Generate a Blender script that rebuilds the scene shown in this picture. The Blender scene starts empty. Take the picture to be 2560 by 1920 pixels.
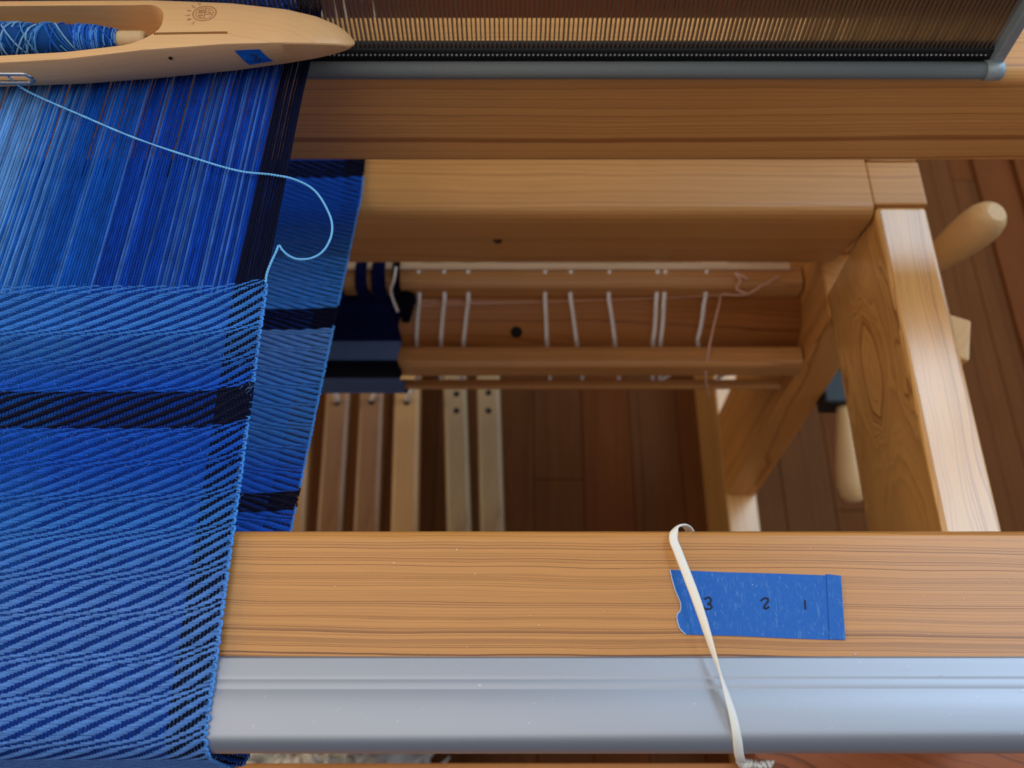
import bpy, bmesh, math, random
import numpy as np
from mathutils import Vector, Matrix

random.seed(7)
rng = np.random.default_rng(11)
scene = bpy.context.scene
COL = scene.collection

# ------------------------------------------------------------------ camera, light, exposure
# Metres.  x = along the loom's beams, y = away from the weaver, z = 0 at the top of the breast beam.
EYE = Vector((0.0, 0.0, 0.32))
PITCH = math.radians(63.5)
FPX = 2400.0                                   # focal length in pixels of the 2560 px wide photograph
cam = bpy.data.cameras.new('camera')
cam.sensor_width = 36.0
cam.lens = FPX / 2560.0 * 36.0
cam.clip_start = 0.01
cam.clip_end = 30.0
cam.dof.use_dof = True
cam.dof.focus_distance = 0.37
cam.dof.aperture_fstop = 12.0
cam_ob = bpy.data.objects.new('camera', cam)
COL.objects.link(cam_ob)
cam_ob.location = EYE
cam_ob.rotation_euler = (math.pi / 2 - PITCH, 0, 0)
scene.camera = cam_ob

world = bpy.data.worlds.new('World')
scene.world = world
world.use_nodes = True
bg = world.node_tree.nodes['Background']
bg.inputs[0].default_value = (0.86, 0.88, 1.0, 1)
bg.inputs[1].default_value = 0.215


def area(name, loc, target, sx, sy, power, color):
    l = bpy.data.lights.new(name, 'AREA')
    l.shape = 'RECTANGLE'
    l.size = sx
    l.size_y = sy
    l.energy = power
    l.color = color
    o = bpy.data.objects.new(name, l)
    COL.objects.link(o)
    o.location = loc
    o.rotation_euler = (Vector(target) - Vector(loc)).to_track_quat('-Z', 'Y').to_euler()
    return o


# daylight: a tall window and a skylight to the right, a little from the pale ceiling; the warm lamp-lit room on the left
area('window_light', (1.75, 0.85, 0.55), (0.0, 0.28, -0.15), 1.7, 1.6, 19, (0.68, 0.86, 1.0))
area('skylight', (1.15, 1.02, 1.65), (1.15, 1.0201, 0.0), 0.85, 1.6, 22, (0.66, 0.84, 1.0))
area('ceiling_light', (-0.50, -0.10, 1.75), (-0.1, 0.3, 0.0), 2.0, 2.0, 17.0, (1.0, 0.91, 0.80))
area('room_light', (-1.7, 0.55, 0.65), (0.2, 0.3, -0.25), 1.0, 1.0, 17, (1.0, 0.78, 0.46))

scene.view_settings.view_transform = 'Standard'
scene.view_settings.look = 'None'
scene.view_settings.exposure = -0.08
scene.view_settings.gamma = 1.0
scene.view_settings.use_curve_mapping = False

# ------------------------------------------------------------------ small helpers


def lin(r, g, b):
    f = lambda c: (c / 255) / 12.92 if c / 255 <= 0.04045 else ((c / 255 + 0.055) / 1.055) ** 2.4
    return (f(r), f(g), f(b))


def on_z(px, py, z):
    """point of the level plane z seen at a place of the photograph"""
    a = (px - 1280) / FPX
    b = (py - 960) / FPX
    d = Vector((a, math.cos(PITCH) - b * math.sin(PITCH), -math.sin(PITCH) - b * math.cos(PITCH)))
    return EYE + d * ((z - EYE.z) / d.z)


def on_y(px, py, y):
    a = (px - 1280) / FPX
    b = (py - 960) / FPX
    d = Vector((a, math.cos(PITCH) - b * math.sin(PITCH), -math.sin(PITCH) - b * math.cos(PITCH)))
    return EYE + d * (y / d.y)


def tag(o, label=None, cat=None, group=None, kind=None):
    if label: o['label'] = label
    if cat: o['category'] = cat
    if group: o['group'] = group
    if kind: o['kind'] = kind
    return o


def empty(name, loc, label, cat, group=None):
    o = bpy.data.objects.new(name, None)
    o.empty_display_size = 0.02
    COL.objects.link(o)
    o.location = loc
    return tag(o, label, cat, group)


def mesh_obj(name, verts, faces, mat, parent=None, smooth=False, origin=None, colors=None):
    """verts in scene coordinates; the object's own origin sits at its parent's base (or at origin)"""
    verts = np.asarray(verts, dtype=np.float64).reshape(-1, 3)
    base = Vector((0, 0, 0))
    if parent is not None:
        base = world_base(parent)
    elif origin is not None:
        base = Vector(origin)
    me = bpy.data.meshes.new(name)
    v = verts - np.array(base)
    if isinstance(faces, np.ndarray):
        nf, k = faces.shape
        me.vertices.add(len(v))
        me.vertices.foreach_set('co', v.ravel())
        me.loops.add(nf * k)
        me.loops.foreach_set('vertex_index', faces.ravel().astype(np.int32))
        me.polygons.add(nf)
        me.polygons.foreach_set('loop_start', np.arange(0, nf * k, k, dtype=np.int32))
        me.update(calc_edges=True)
    else:
        me.from_pydata([tuple(p) for p in v], [], faces)
    if colors is not None:
        a = me.color_attributes.new('Col', 'FLOAT_COLOR', 'POINT')
        c = np.ones((len(v), 4), dtype=np.float32)
        c[:, :3] = colors
        a.data.foreach_set('color', c.ravel())
    if smooth:
        me.polygons.foreach_set('use_smooth', np.ones(len(me.polygons), dtype=bool))
    me.materials.append(mat)
    o = bpy.data.objects.new(name, me)
    COL.objects.link(o)
    if parent is not None:
        o.parent = parent
    else:
        o.location = base
    return o


def world_base(o):
    p = Vector((0, 0, 0))
    while o is not None:
        p = p + o.location
        o = o.parent
    return p


def bm_obj(name, bm, mat, parent=None, smooth=False, origin=None):
    bm.normal_update()
    bm.verts.index_update()
    vs = [tuple(v.co) for v in bm.verts]
    fs = [tuple(v.index for v in f.verts) for f in bm.faces]
    bm.free()
    return mesh_obj(name, vs, fs, mat, parent, smooth, origin)


def box_bm(x0, x1, y0, y1, z0, z1, bev=0.001, seg=2):
    bm = bmesh.new()
    bmesh.ops.create_cube(bm, size=1)
    for v in bm.verts:
        v.co = Vector((x0 if v.co.x < 0 else x1, y0 if v.co.y < 0 else y1, z0 if v.co.z < 0 else z1))
    if bev > 0:
        bmesh.ops.bevel(bm, geom=list(bm.edges), offset=bev, segments=seg, profile=0.5, affect='EDGES')
    return bm


def box(name, x0, x1, y0, y1, z0, z1, mat, parent=None, bev=0.001, seg=2, origin=None):
    return bm_obj(name, box_bm(x0, x1, y0, y1, z0, z1, bev, seg), mat, parent, origin=origin)


def prism_x(name, prof, x0, x1, mat, parent=None, smooth=False, nx=1, origin=None):
    """profile of (y, z) points swept along x"""
    n = len(prof)
    vs, fs = [], []
    for a in range(nx + 1):
        x = x0 + (x1 - x0) * a / nx
        vs += [(x, p[0], p[1]) for p in prof]
    for a in range(nx):
        for k in range(n):
            fs.append((a * n + k, a * n + (k + 1) % n, (a + 1) * n + (k + 1) % n, (a + 1) * n + k))
    fs.append(tuple(range(n))[::-1])
    fs.append(tuple(nx * n + k for k in range(n)))
    o = mesh_obj(name, vs, fs, mat, parent, smooth, origin)
    return fix_normals(o)


def fix_normals(o):
    bm = bmesh.new()
    bm.from_mesh(o.data)
    bmesh.ops.recalc_face_normals(bm, faces=bm.faces)
    bm.to_mesh(o.data)
    bm.free()
    return o


def round_rect(y0, y1, z0, z1, r, seg=5):
    """corner radii r = (y0z0, y1z0, y1z1, y0z1)"""
    pts = []
    cs = [(y0, z0, 1, 1, math.pi), (y1, z0, -1, 1, 1.5 * math.pi), (y1, z1, -1, -1, 0), (y0, z1, 1, -1, 0.5 * math.pi)]
    for (cy, cz, sy, sz, a0), rr in zip(cs, r):
        for k in range(seg + 1):
            a = a0 + (math.pi / 2) * k / seg
            pts.append((cy + sy * rr + rr * math.cos(a), cz + sz * rr + rr * math.sin(a)))
    return pts


def smooth_path(pts, n=8):
    """Catmull-Rom through the points"""
    P = [Vector(p) for p in pts]
    P = [P[0] * 2 - P[1]] + P + [P[-1] * 2 - P[-2]]
    out = []
    for i in range(1, len(P) - 2):
        a, b, c, d = P[i - 1], P[i], P[i + 1], P[i + 2]
        for k in range(n):
            t = k / n
            out.append(0.5 * ((2 * b) + (c - a) * t + (2 * a - 5 * b + 4 * c - d) * t * t + (3 * b - a - 3 * c + d) * t ** 3))
    out.append(P[-2])
    return out


def tube_data(path, r, sides=6, r2=None, up=(0, 0, 1), twist=None, caps=True, ups=None):
    """tube round a path; r may be a list; r2 gives a flat section (r across, r2 along the up side)"""
    n = len(path)
    path = [Vector(p) for p in path]
    rs = r if isinstance(r, (list, tuple)) else [r] * n
    r2s = rs if r2 is None else (r2 if isinstance(r2, (list, tuple)) else [r2] * n)
    vs, fs = [], []
    nrm = None
    for i in range(n):
        t = (path[min(i + 1, n - 1)] - path[max(i - 1, 0)]).normalized()
        if ups is not None:
            nrm = (Vector(ups[i]) - t * Vector(ups[i]).dot(t)).normalized()
        elif nrm is None:
            u = Vector(up)
            if abs(u.dot(t)) > 0.95:
                u = Vector((1, 0, 0))
            nrm = (u - t * u.dot(t)).normalized()
        else:
            nrm = (nrm - t * nrm.dot(t)).normalized()
        b = t.cross(nrm)
        nn, bb = nrm, b
        if twist is not None:
            ca, sa = math.cos(twist[i]), math.sin(twist[i])
            nn, bb = nrm * ca + b * sa, b * ca - nrm * sa
        for k in range(sides):
            a = 2 * math.pi * k / sides
            vs.append(path[i] + bb * (rs[i] * math.cos(a)) + nn * (r2s[i] * math.sin(a)))
    for i in range(n - 1):
        for k in range(sides):
            fs.append((i * sides + k, i * sides + (k + 1) % sides, (i + 1) * sides + (k + 1) % sides, (i + 1) * sides + k))
    if caps:
        fs.append(tuple(range(sides))[::-1])
        fs.append(tuple((n - 1) * sides + k for k in range(sides)))
    return [tuple(v) for v in vs], fs


def tube(name, path, r, mat, parent=None, sides=8, smooth=True, origin=None, **kw):
    vs, fs = tube_data(path, r, sides, **kw)
    return mesh_obj(name, vs, fs, mat, parent, smooth, origin)


def join(datas):
    vs, fs = [], []
    for v, f in datas:
        o = len(vs)
        vs += v
        fs += [tuple(i + o for i in q) for q in f]
    return vs, fs


# ------------------------------------------------------------------ materials
class NT:
    def __init__(self, name):
        self.m = bpy.data.materials.new(name)
        self.m.use_nodes = True
        self.t = self.m.node_tree
        self.b = self.t.nodes['Principled BSDF']

    def node(self, kind, **kw):
        n = self.t.nodes.new(kind)
        for k, v in kw.items():
            setattr(n, k, v)
        return n

    def link(self, a, b):
        self.t.links.new(a, b)

    def val(self, sock, v):
        if hasattr(v, 'is_output'):
            self.link(v, sock)
        else:
            sock.default_value = v

    def math(self, op, a, b=0.0, c=None):
        n = self.node('ShaderNodeMath', operation=op)
        self.val(n.inputs[0], a)
        self.val(n.inputs[1], b)
        if c is not None:
            self.val(n.inputs[2], c)
        return n.outputs[0]

    def noise(self, vec, scale, detail=3.0, rough=0.5, dim='3D', w=None, dist=0.0):
        n = self.node('ShaderNodeTexNoise', noise_dimensions=dim)
        if vec is not None:
            self.link(vec, n.inputs['Vector'])
        if w is not None:
            self.val(n.inputs['W'], w)
        n.inputs['Scale'].default_value = scale
        n.inputs['Detail'].default_value = detail
        n.inputs['Roughness'].default_value = rough
        n.inputs['Distortion'].default_value = dist
        return n.outputs['Fac']

    def coords(self, loc=(0, 0, 0), rot=(0, 0, 0), scale=(1, 1, 1)):
        tc = self.node('ShaderNodeTexCoord')
        mp = self.node('ShaderNodeMapping')
        mp.inputs['Location'].default_value = loc
        mp.inputs['Rotation'].default_value = rot
        mp.inputs['Scale'].default_value = scale
        self.link(tc.outputs['Object'], mp.inputs['Vector'])
        return mp.outputs['Vector']

    def mix(self, fac, a, b, blend='MIX'):
        n = self.node('ShaderNodeMix', data_type='RGBA', blend_type=blend)
        self.val(n.inputs[0], fac)
        for s, v in ((n.inputs[6], a), (n.inputs[7], b)):
            if hasattr(v, 'is_output'):
                self.link(v, s)
            else:
                s.default_value = (*v, 1)
        return n.outputs[2]

    def ramp(self, fac, stops):
        n = self.node('ShaderNodeValToRGB')
        e = n.color_ramp.elements
        while len(e) < len(stops):
            e.new(0.5)
        for q, (p, c) in zip(e, stops):
            q.position = p
            q.color = (*c, 1) if not isinstance(c, float) else (c, c, c, 1)
        self.link(fac, n.inputs[0])
        return n.outputs[0]

    def bump(self, h, strength=0.3, dist=0.0005):
        n = self.node('ShaderNodeBump')
        n.inputs['Strength'].default_value = strength
        n.inputs['Distance'].default_value = dist
        self.link(h, n.inputs['Height'])
        self.link(n.outputs[0], self.b.inputs['Normal'])

    def set(self, color=None, rough=None, metal=None, spec=None, **kw):
        if color is not None:
            if hasattr(color, 'is_output'):
                self.link(color, self.b.inputs['Base Color'])
            else:
                self.b.inputs['Base Color'].default_value = (*color, 1)
        if rough is not None: self.val(self.b.inputs['Roughness'], rough)
        if metal is not None: self.b.inputs['Metallic'].default_value = metal
        if spec is not None: self.b.inputs['Specular IOR Level'].default_value = spec
        for k, v in kw.items():
            self.val(self.b.inputs[k], v)
        return self.m


def wood(name, light, dark, axis='X', pith=(0, 0), freq=420.0, tilt=(0.0, 0.0), wob=1.0, contrast=1.0,
         rough=0.38, spec=0.5, seed=0.0, coat=0.0, vary=0.35, swell=1.0, fine=1.0, org=(0, 0, 0), swirl=None):
    """solid pine: growth rings round a pith that runs along the axis, cut by whatever face is looked at"""
    t = NT(name)
    rot = {'X': (0, 0, 0), 'Y': (0, 0, -math.pi / 2), 'Z': (0, math.pi / 2, 0)}[axis]
    tc = t.node('ShaderNodeTexCoord')
    sh_ = t.node('ShaderNodeVectorMath', operation='ADD')
    t.link(tc.outputs['Object'], sh_.inputs[0])
    sh_.inputs[1].default_value = org
    mp = t.node('ShaderNodeMapping')
    mp.inputs['Rotation'].default_value = rot
    t.link(sh_.outputs[0], mp.inputs['Vector'])
    base = mp.outputs['Vector']
    tl = t.node('ShaderNodeVectorRotate', rotation_type='EULER_XYZ')
    t.link(base, tl.inputs['Vector'])
    tl.inputs['Rotation'].default_value = (0, tilt[0], tilt[1])
    vec = tl.outputs[0]
    sp = t.node('ShaderNodeSeparateXYZ')
    t.link(vec, sp.inputs[0])
    # slow wobble of the rings along the log
    st = t.node('ShaderNodeVectorMath', operation='MULTIPLY')
    t.link(vec, st.inputs[0])
    st.inputs[1].default_value = (6.0, 26.0, 26.0)
    ad = t.node('ShaderNodeVectorMath', operation='ADD')
    t.link(st.outputs[0], ad.inputs[0])
    ad.inputs[1].default_value = (seed * 3.1, seed * 7.7, seed * 1.3)
    w1 = t.noise(ad.outputs[0], 1.0, 2.0, 0.5)
    w2 = t.noise(ad.outputs[0], 5.0, 2.0, 0.5)
    wob_v = t.math('ADD', t.math('MULTIPLY', t.math('SUBTRACT', w1, 0.5), 0.016 * wob),
                   t.math('MULTIPLY', t.math('SUBTRACT', w2, 0.5), 0.0022 * wob))
    y = t.math('SUBTRACT', sp.outputs[1], pith[0])
    z = t.math('SUBTRACT', sp.outputs[2], pith[1])
    r = t.math('ADD', t.math('SQRT', t.math('ADD', t.math('MULTIPLY', y, y), t.math('MULTIPLY', z, z))), wob_v)
    if swirl:                                       # a bulge in the growth rings, cut open on the face
        gx_ = t.math('DIVIDE', t.math('SUBTRACT', sp.outputs[0], swirl[0]), swirl[2])
        gz_ = t.math('DIVIDE', t.math('SUBTRACT', sp.outputs[2], swirl[1]), swirl[3])
        g2 = t.math('ADD', t.math('MULTIPLY', gx_, gx_), t.math('MULTIPLY', gz_, gz_))
        r = t.math('ADD', r, t.math('MULTIPLY', t.math('EXPONENT', t.math('MULTIPLY', g2, -1.0)), swirl[4]))
    # years of different growth
    yr = t.noise(None, 95.0 * swell, 2.0, 0.6, dim='1D', w=t.math('ADD', r, seed))
    ph = t.math('ADD', t.math('MULTIPLY', r, freq), t.math('MULTIPLY', yr, 7.0 * swell))
    saw = t.math('FRACT', ph)
    fl = t.math('FLOOR', ph)
    wn = t.node('ShaderNodeTexWhiteNoise', noise_dimensions='1D')
    t.link(t.math('ADD', fl, seed * 11), wn.inputs['W'])
    late = t.ramp(saw, [(0.0, 0.0), (0.5, 0.06), (0.80, 0.55), (0.93, 1.0), (1.0, 0.0)])
    amt = t.math('MULTIPLY', late, t.math('ADD', 0.28, t.math('MULTIPLY', t.math('POWER', wn.outputs['Value'], 1.4), 0.90)))
    amt = t.math('MULTIPLY', amt, contrast)
    # fibres and blotches
    fb = t.node('ShaderNodeVectorMath', operation='MULTIPLY')
    t.link(vec, fb.inputs[0])
    fb.inputs[1].default_value = (40.0, 1800.0, 1800.0)
    fib = t.noise(fb.outputs[0], 1.0, 3.0, 0.6)
    bl = t.node('ShaderNodeVectorMath', operation='MULTIPLY')
    t.link(vec, bl.inputs[0])
    bl.inputs[1].default_value = (9.0, 30.0, 30.0)
    blot = t.noise(bl.outputs[0], 1.0, 3.0, 0.6)
    c = t.mix(t.math('MINIMUM', amt, 1.0), light, dark)
    k = t.math('ADD', 1.0 - 0.5 * vary * fine, t.math('MULTIPLY', fib, vary * fine))
    k = t.math('MULTIPLY', k, t.math('ADD', 1.0 - 0.35 * vary, t.math('MULTIPLY', blot, 0.7 * vary)))
    mul = t.node('ShaderNodeVectorMath', operation='SCALE')
    t.link(c, mul.inputs[0])
    t.link(k, mul.inputs['Scale'])
    rg = t.math('ADD', rough - 0.08, t.math('MULTIPLY', fib, 0.16))
    t.bump(t.math('ADD', t.math('MULTIPLY', fib, 0.6), t.math('MULTIPLY', amt, -0.5)), 0.25, 0.0003)
    t.set(mul.outputs[0], rg, spec=spec)
    if coat:
        t.set(**{'Coat Weight': min(coat, 1.0), 'Coat Roughness': 0.28, 'Coat IOR': 1.5 if coat < 0.75 else 1.75})
    return t.m


def plain(name, color, rough=0.5, metal=0.0, spec=0.5, grain=0.0, gscale=400.0, **kw):
    t = NT(name)
    if grain:
        n = t.noise(t.coords(), gscale, 3.0, 0.6)
        k = t.math('ADD', 1 - grain * 0.5, t.math('MULTIPLY', n, grain))
        mul = t.node('ShaderNodeVectorMath', operation='SCALE')
        mul.inputs[0].default_value = color
        t.link(k, mul.inputs['Scale'])
        t.set(mul.outputs[0], rough, metal, spec, **kw)
        t.bump(n, 0.15, 0.0002)
    else:
        t.set(color, rough, metal, spec, **kw)
    return t.m


def yarn(name, rough=0.85):
    """dyed cotton: the colour of each yarn is carried by the mesh, plied fibres by fine noise"""
    t = NT(name)
    a = t.node('ShaderNodeVertexColor', layer_name='Col')
    vec = t.coords()
    n = t.noise(vec, 2600.0, 2.0, 0.6)
    n2 = t.noise(vec, 160.0, 2.0, 0.5)
    k = t.math('ADD', 0.50, t.math('ADD', t.math('MULTIPLY', n, 0.75), t.math('MULTIPLY', n2, 0.25)))
    mul = t.node('ShaderNodeVectorMath', operation='SCALE')
    t.link(a.outputs[0], mul.inputs[0])
    t.link(k, mul.inputs['Scale'])
    t.set(mul.outputs[0], rough, 0.0, 0.08, **{'Sheen Weight': 0.04, 'Sheen Roughness': 0.4})
    t.bump(n, 0.5, 0.0002)
    return t.m


M = {}
FO = (0.25, 0.3, -0.783)           # origin of the loom frame's parts
M['beam'] = wood('pine_breast_beam', lin(200, 139, 72), lin(112, 60, 20), 'X', (-0.22, -0.02), 480, (0.0, 0.008), 0.40, 1.45, seed=1.0, rough=0.36, swell=1.7, coat=0.4, org=FO)
M['beater'] = wood('pine_beater', lin(220, 160, 92), lin(140, 76, 34), 'X', (0.420, -0.022), 620, (0.004, 0.0), 0.25, 1.1, seed=2.3, rough=0.42, org=(0.1, 0.365, -0.10))
M['cross'] = wood('pine_crossbeam', lin(206, 148, 84), lin(146, 90, 40), 'X', (0.30, -0.30), 560, (0.0, 0.012), 0.40, 0.9, seed=3.1, rough=0.40, org=FO)
M['rail'] = wood('pine_rail', lin(230, 170, 92), lin(160, 98, 38), 'Y', (-0.345, -0.232), 330, (0.0, 0.02), 1.15, 1.25, seed=4.7, swirl=(0.288, -0.233, 0.052, 0.019, 0.022), rough=0.30, spec=0.8, coat=1.0, org=FO)
M['post'] = wood('pine_post', lin(222, 152, 78), lin(156, 90, 34), 'Z', (0.50, -0.28), 330, (0.01, 0.01), 0.6, 0.9, seed=5.2, org=FO)
M['sill'] = wood('pine_sill', lin(216, 160, 90), lin(168, 104, 46), 'Y', (-0.30, -0.80), 380, (0.01, 0.01), 0.6, 0.7, seed=6.4, rough=0.30, spec=0.6, coat=0.8, org=FO)
M['roller'] = wood('pine_roller', lin(182, 118, 62), lin(118, 62, 26), 'X', (0.03, 0.0), 420, (0.0, 0.012), 0.5, 0.9, seed=7.9)
M['rod'] = wood('pine_rod', lin(196, 138, 80), lin(146, 88, 42), 'X', (0.05, -0.05), 420, (0.0, 0.01), 0.5, 0.8, seed=8.8)
M['lit_edge'] = wood('lit_edge_pine', lin(232, 200, 162), lin(196, 150, 110), 'X', (0.03, -0.03), 420, (0.0, 0.0), 0.5, 0.5, seed=9.8)
M['bench'] = wood('pine_bench', lin(212, 140, 76), lin(150, 78, 28), 'X', (0.05, -0.1), 300, (0.0, 0.0), 0.4, 0.9, seed=10.1)
M['bench_b'] = wood('pine_bench_end', lin(176, 100, 56), lin(96, 40, 16), 'X', (-0.03, -0.02), 190, (0.0, 0.30), 0.8, 1.2, seed=11.2)
M['maple'] = wood('maple_shuttle', lin(222, 176, 124), lin(198, 146, 96), 'X', (0.05, -0.05), 500, (0.01, 0.02), 0.5, 0.35, seed=12.3, rough=0.36, spec=0.5, vary=0.14)
M['peg'] = wood('turned_birch', lin(222, 180, 124), lin(198, 148, 94), 'Y', (0.02, -0.02), 500, (0.3, 0.02), 0.6, 0.35, seed=13.0, rough=0.4, vary=0.2)
M['tread'] = [wood('treadle_wood', lin(*c), lin(*d), 'Y', (0.02 + 0.01 * k, -0.05), 420, (0.01, 0.01), 0.6, 0.6, seed=14.0 + k, rough=0.34, vary=0.4)
              for k, (c, d) in enumerate((((186, 140, 88), (142, 96, 54)), ((146, 102, 64), (104, 66, 38)), ((156, 128, 92), (118, 90, 60))))]
M['back'] = wood('pale_back_lip', lin(214, 180, 134), lin(186, 144, 100), 'X', (0.0, -0.2), 420, (0, 0), 0.5, 0.4, seed=18.0)
M['shaft'] = wood('brown_shaft', lin(136, 84, 58), lin(96, 52, 32), 'X', (0.0, -0.2), 420, (0, 0), 0.5, 0.6, seed=19.0)
FLOOR_M = [wood('floor_%d' % k, lin(*c), lin(*d), 'Y', (0.01, -0.04), 240, (0.01, 0.01), 0.9, 0.7, seed=20.0 + k, rough=0.7, spec=0.05, vary=0.45)
           for k, (c, d) in enumerate([((104, 62, 33), (72, 41, 20)), ((94, 55, 30), (64, 36, 18)), ((108, 60, 30), (76, 39, 18)), ((102, 64, 37), (72, 44, 24))])]


def cap_material():
    t = NT('anodised_aluminium')
    vec = t.coords(scale=(3.0, 900.0, 900.0))
    n = t.noise(vec, 1.0, 3.0, 0.6)
    k = t.math('ADD', 0.42, t.math('MULTIPLY', n, 0.10))
    d = t.noise(t.coords(), 900.0, 1.0, 0.5)
    sp = t.ramp(d, [(0.0, 0.0), (0.79, 0.0), (0.82, 1.0), (1.0, 1.0)])
    col = t.mix(sp, (0.385, 0.42, 0.49), (0.75, 0.75, 0.75))
    t.bump(n, 0.06, 0.0002)
    return t.set(col, k, 0.85, 0.5)


M['cap'] = cap_material()
M['steel'] = plain('reed_steel', (0.27, 0.23, 0.18), 0.42, 0.9)
M['steel_end'] = plain('reed_end_bar', lin(150, 166, 176), 0.5, 0.35, grain=0.3, gscale=900)
M['reed_bind'] = plain('reed_binding', lin(112, 118, 118), 0.7, 0.0, grain=0.5, gscale=1600)
M['black'] = plain('shadow_black', (0.006, 0.007, 0.009), 0.6)
M['bead'] = plain('coil_wire', (0.55, 0.58, 0.62), 0.35, 0.9)
M['chrome'] = plain('eyelet_steel', (0.5, 0.53, 0.58), 0.25, 1.0)
M['ink'] = plain('marker_ink', (0.008, 0.008, 0.02), 0.7)
M['brand'] = plain('stamped_brown', lin(168, 118, 72), 0.6)
M['knot'] = plain('dark_knot', lin(74, 36, 14), 0.5, grain=0.8, gscale=900)
M['hole'] = plain('dark_hole', (0.01, 0.007, 0.005), 0.9)
M['cord'] = plain('white_cotton_cord', lin(244, 238, 230), 0.9, grain=0.3, gscale=1500)
M['string'] = plain('natural_string', lin(226, 178, 150), 0.9)
M['wool'] = plain('white_wool', lin(246, 250, 252), 0.95, grain=0.3, gscale=300)
M['bracket'] = plain('black_iron', (0.03, 0.035, 0.04), 0.5, 0.6)
M['quill'] = plain('beige_card_quill', lin(206, 176, 132), 0.7, grain=0.2)
M['yarn'] = yarn('dyed_cotton')


def tape_material():
    t = NT('blue_masking_tape')
    vec = t.coords()
    dn = t.node('ShaderNodeVectorMath', operation='MULTIPLY')
    t.link(vec, dn.inputs[0])
    dn.inputs[1].default_value = (900.0, 130.0, 300.0)
    w = t.noise(dn.outputs[0], 1.0, 2.0, 0.55, dist=0.6)
    rg = t.math('ABSOLUTE', t.math('SUBTRACT', w, 0.5))
    line = t.ramp(rg, [(0.0, 1.0), (0.012, 0.7), (0.035, 0.0), (1.0, 0.0)])
    sel = t.noise(vec, 420.0, 2.0, 0.5)
    line = t.math('MULTIPLY', line, t.ramp(sel, [(0.40, 0.0), (0.62, 1.0)]))
    fine = t.noise(vec, 3800.0, 2.0, 0.6)
    c = t.mix(fine, lin(6, 84, 174), lin(14, 108, 206))
    c = t.mix(t.math('MULTIPLY', line, 0.42), c, lin(110, 170, 230))
    t.bump(t.math('ADD', line, t.math('MULTIPLY', fine, 0.5)), 0.5, 0.0002)
    return t.set(c, 0.55, 0.0, 0.4)


M['tape'] = tape_material()
M['tape_edge'] = plain('torn_tape_edge', lin(190, 214, 240), 0.8)


def band_material():
    t = NT('white_elastic')
    return t.set(lin(240, 238, 232), 0.5, 0.0, 0.4, **{'Subsurface Weight': 0.15, 'Subsurface Radius': (0.002, 0.002, 0.002)})


M['band'] = band_material()

# ------------------------------------------------------------------ setting: the plank floor
FLOOR_Z = -0.783
fl_bm = box_bm(-1.6, 1.8, -0.8, 3.0, FLOOR_Z - 0.05, FLOOR_Z - 0.006, 0)
floor = bm_obj('floor', fl_bm, FLOOR_M[1], origin=(0, 0, FLOOR_Z))
tag(floor, kind='structure')
pw = 0.0605
kcol = 0
x = -0.82
idx = 0
while x < 1.15:
    # boards run away from the weaver; each row is cut into random lengths
    y = -0.6 - random.random() * 0.5
    while y < 2.0:
        ln = 0.55 + random.random() * 0.9
        mi = random.choice([0, 0, 1, 1, 3, 0])
        if 0.085 < x < 0.14:
            mi = 2
        elif 0.0 < x < 0.09:
            mi = 0
        elif 0.14 < x < 0.2:
            mi = 3
        elif x > 0.42:
            mi = random.choice([0, 1, 0, 2])
        b = box_bm(x + 0.0003, x + pw - 0.0003, y + 0.0003, y + ln - 0.0003, FLOOR_Z - 0.014, FLOOR_Z + random.uniform(-0.0004, 0.0004), 0.0008, 1)
        if y + ln > -0.2:
            o = bm_obj('plank', b, FLOOR_M[mi], floor)
        else:
            b.free()
        y += ln
    x += pw

# a profiled threshold strip lies on the floor far right
th = empty('threshold_strip', (0.70, 0.7, FLOOR_Z), 'reddish wooden threshold strip with raised ribs on the far right floor', 'threshold')
for k, (dx, w_, h_) in enumerate(((0.0, 0.055, 0.006), (0.055, 0.010, 0.014), (0.065, 0.07, 0.008), (0.135, 0.012, 0.016))):
    box('ridge', 0.665 + dx, 0.665 + dx + w_, 0.2, 1.9, FLOOR_Z + 0.0005, FLOOR_Z + h_, FLOOR_M[2], th, 0.002)

# fleece rug on the floor below the front of the loom
nx_, ny_ = 120, 40
X0, X1, Y0_, Y1_ = -0.75, -0.088, -0.12, 0.19
gx, gy = np.meshgrid(np.linspace(X0, X1, nx_), np.linspace(Y0_, Y1_, ny_), indexing='ij')
hh = np.zeros_like(gx)
for q in range(60):
    cx, cy, rr = rng.uniform(X0, X1), rng.uniform(Y0_, Y1_), rng.uniform(0.014, 0.035)
    hh = np.maximum(hh, 0.022 * np.exp(-((gx - cx) ** 2 + (gy - cy) ** 2) / rr ** 2))
edge = np.minimum(1, (X1 + 0.012 * np.sin(gy * 90) - gx) / 0.02).clip(0, 1)
hz = FLOOR_Z + 0.003 + (0.012 + hh + rng.normal(0, 0.0012, gx.shape)) * edge
vs = np.stack([gx, gy, hz], -1).reshape(-1, 3)
ii = np.arange(nx_ - 1)[:, None] * ny_ + np.arange(ny_ - 1)[None, :]
fs = np.stack([ii, ii + ny_, ii + ny_ + 1, ii + 1], -1).reshape(-1, 4)
rug = empty('fleece_rug', (-0.4, 0.03, FLOOR_Z), 'white fleece rug lying on the floor below the cloth', 'rug')
mesh_obj('fleece', vs, fs, M['wool'], rug, True)
locks = []
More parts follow.
